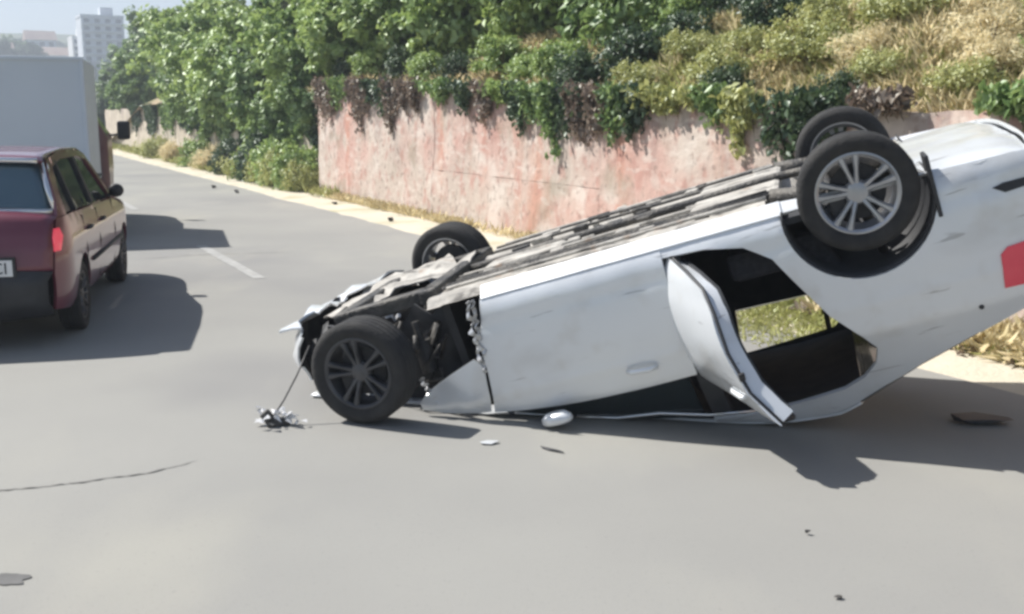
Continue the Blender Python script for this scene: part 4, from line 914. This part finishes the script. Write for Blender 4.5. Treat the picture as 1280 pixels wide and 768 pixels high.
def onverge(s0, s1, n0, n1, k, thr):
    def f(rng):
        while True:
            s = rng.uniform(s0, s1); n = n0 + (n1 - n0) * rng.random() ** .6
            if nz3(s, n, k, .9) + rng.normal(0, .2) > thr: break
        p = W(s, n, vergefn(s, n, W(s, n)).z); return (p.x, p.y, p.z)
    return f
grass('verge_grass', 8, 9000, onverge(20, 70, 6.1, 6.95, 2, -.05), .22, M['leaf_y'], 'yellowish grass along the foot of the far plaster wall', lean=.6)
grass('verge_grass', 9, 5000, onverge(7.5, 21, 6.25, 6.55, 4, .1), .14, M['straw'], 'thin dry grass along the foot of the pink wall', lean=.8)
grass('dry_litter', 10, 16000, onverge(-2, 6.4, 6.05, 6.6, 6, -.3), .2, M['straw'], 'heap of dry straw litter beside the road below the raised boot', lean=1.2, wid=.05)
grass('dry_litter', 12, 5000, onverge(-2, 6.6, 6.0, 6.55, 7, -.2), .12, M['dead'], 'dead brown leaves scattered in the straw beside the road', lean=1.5, wid=.2)
grass('verge_grass', 13, 6000, onverge(3.5, 9.5, 6.0, 6.55, 9, -.25), .12, M['leaf_y'], 'pale yellow green grass on the verge behind the wreck', lean=.9)

grass('verge_grass', 14, 9000, onverge(5.4, 8.6, 4.95, 6.3, 12, -.5), .07, M['leaf_y'], 'low pale green grass patch at the road edge seen through the wreck', lean=1.0, wid=.05)

# ------------------------------------------------------------------ far town
M['fac_w'] = mat('white_facade', (.74, .75, .76), (.66, .67, .69), rough=.9, scale=.2); M['fac_g'] = mat('grey_blue_facade', (.60, .64, .70), (.55, .59, .65), rough=.9, scale=.3)
M['roof_t'] = mat('tile_roof', (.35, .25, .22), (.42, .33, .28), rough=.9, scale=.5); M['farwin'] = mat('far_window', (.06, .08, .11), rough=.3)
def place(u, d): k = (u - 640) / FPX; return Vector((k * d, d, 0))
def block(name, u, d, w, dp, h, zb, storeys, cols, m, label, flat=True, roof=None):
    p = place(u, d); r = empty(name, (p.x, p.y, zb), -math.atan2(p.x, p.y) + .15); tag(r, label, 'building')
    b = MB(); b.box((0, 0, h / 2), (w, dp, h)); b.build('wall', m, r)
    for i in range(storeys):
        z = h * (i + .55) / storeys
        for j in range(cols):
            x = -w / 2 + w * (j + .5) / cols
            t = MB(); t.box((x, -dp / 2, z), (w / cols * .5, .16, h / storeys * .5)); t.build('window', M['farwin'], r)
        t = MB(); t.box((0, -dp / 2 - .3, h * (i + .12) / storeys), (w * .96, .9, .25)); t.build('balcony', m, r)
    if roof:
        t = MB(); t.add([(-w * .56, -dp * .56, h), (w * .56, -dp * .56, h), (w * .56, dp * .56, h), (-w * .56, dp * .56, h), (-w * .56, 0, h + roof), (w * .56, 0, h + roof)], [(0, 1, 5, 4), (2, 3, 4, 5), (0, 4, 3), (1, 2, 5), (0, 3, 2, 1)])
        t.build('roof', M['roof_t'], r)
    else:
        t = MB(); t.box((0, 0, h + .3), (w * 1.03, dp * 1.03, .6)); t.box((w * .15, 0, h + 1.6), (w * .3, dp * .4, 2.2)); t.build('roof', m, r)
    return r
def hz(u, d): p = place(u, d); return hillz(p.x, p.y) - .8
zb = hz(133, 270)
block('apartment_tower', 141, 270, 10, 9, 25.6 - zb, zb, 9, 4, M['fac_g'], 'tall pale grey apartment tower above the distant trees')
block('apartment_tower', 112, 290, 3.6, 8, 22 - zb, zb, 7, 2, M['fac_w'], 'narrow white stair tower beside the grey apartment tower')
for u, d, w, h, rf, m, lb in ((36, 250, 5.5, 4.2, None, 'fac_w', 'low white flat roofed house among trees on the hill'), (67, 330, 8, 8, 3, 'fac_g', 'grey gabled house high on the far hill'), (90, 300, 8, 5, 2.4, 'fac_w', 'pale gabled house on the far hill beside the tower'), (78, 270, 7, 4, 2., 'fac_w', 'small white gabled house low on the far hill'), (14, 290, 7, 4, 2.2, 'fac_w', 'pale house at the tree covered end of the far hill')):
    block('hill_house', u, d, w, 7, h, hz(u, d), 2 if h < 7 else 3, 3, M[m], lb, roof=rf)
rr = random.Random(8)
for k in range(46):
    u = rr.uniform(-60, 175); d = rr.uniform(200, 420); p = place(u, d); z = hillz(p.x, p.y)
    kind = rr.choice((2, 3, 3)); sc_ = rr.uniform(1.2, 2.4)
    r = empty('hill_tree', (p.x, p.y, z - .4)); tag(r, 'dark hazy tree on the far hill among the houses', 'tree', 'trees on the far hill')
    o = bpy.data.objects.new('crown', TREE[kind][0]); COL.objects.link(o); o.parent = r; o.scale = (sc_,) * 3; o.location = (0, 0, 1.6 * sc_); o.rotation_euler = (0, 0, rr.random() * 6)
    o = bpy.data.objects.new('trunk', TREE[kind][1]); COL.objects.link(o); o.parent = r; o.scale = (sc_ * .8, sc_ * .8, sc_ * .5)

# ------------------------------------------------------------------ haze
hm = bpy.data.materials.new('haze'); hm.use_nodes = True; t = hm.node_tree; t.nodes.clear()
ou = t.nodes.new('ShaderNodeOutputMaterial'); pv = t.nodes.new('ShaderNodeVolumePrincipled')
pv.inputs['Color'].default_value = (.80, .89, 1, 1); pv.inputs['Density'].default_value = .0018; pv.inputs['Anisotropy'].default_value = .2
t.links.new(pv.outputs[0], ou.inputs['Volume'])
b = MB(); b.box((0, 350, 39), (1420, 1140, 80)); h = b.build('haze', hm); tag(h, kind='stuff')
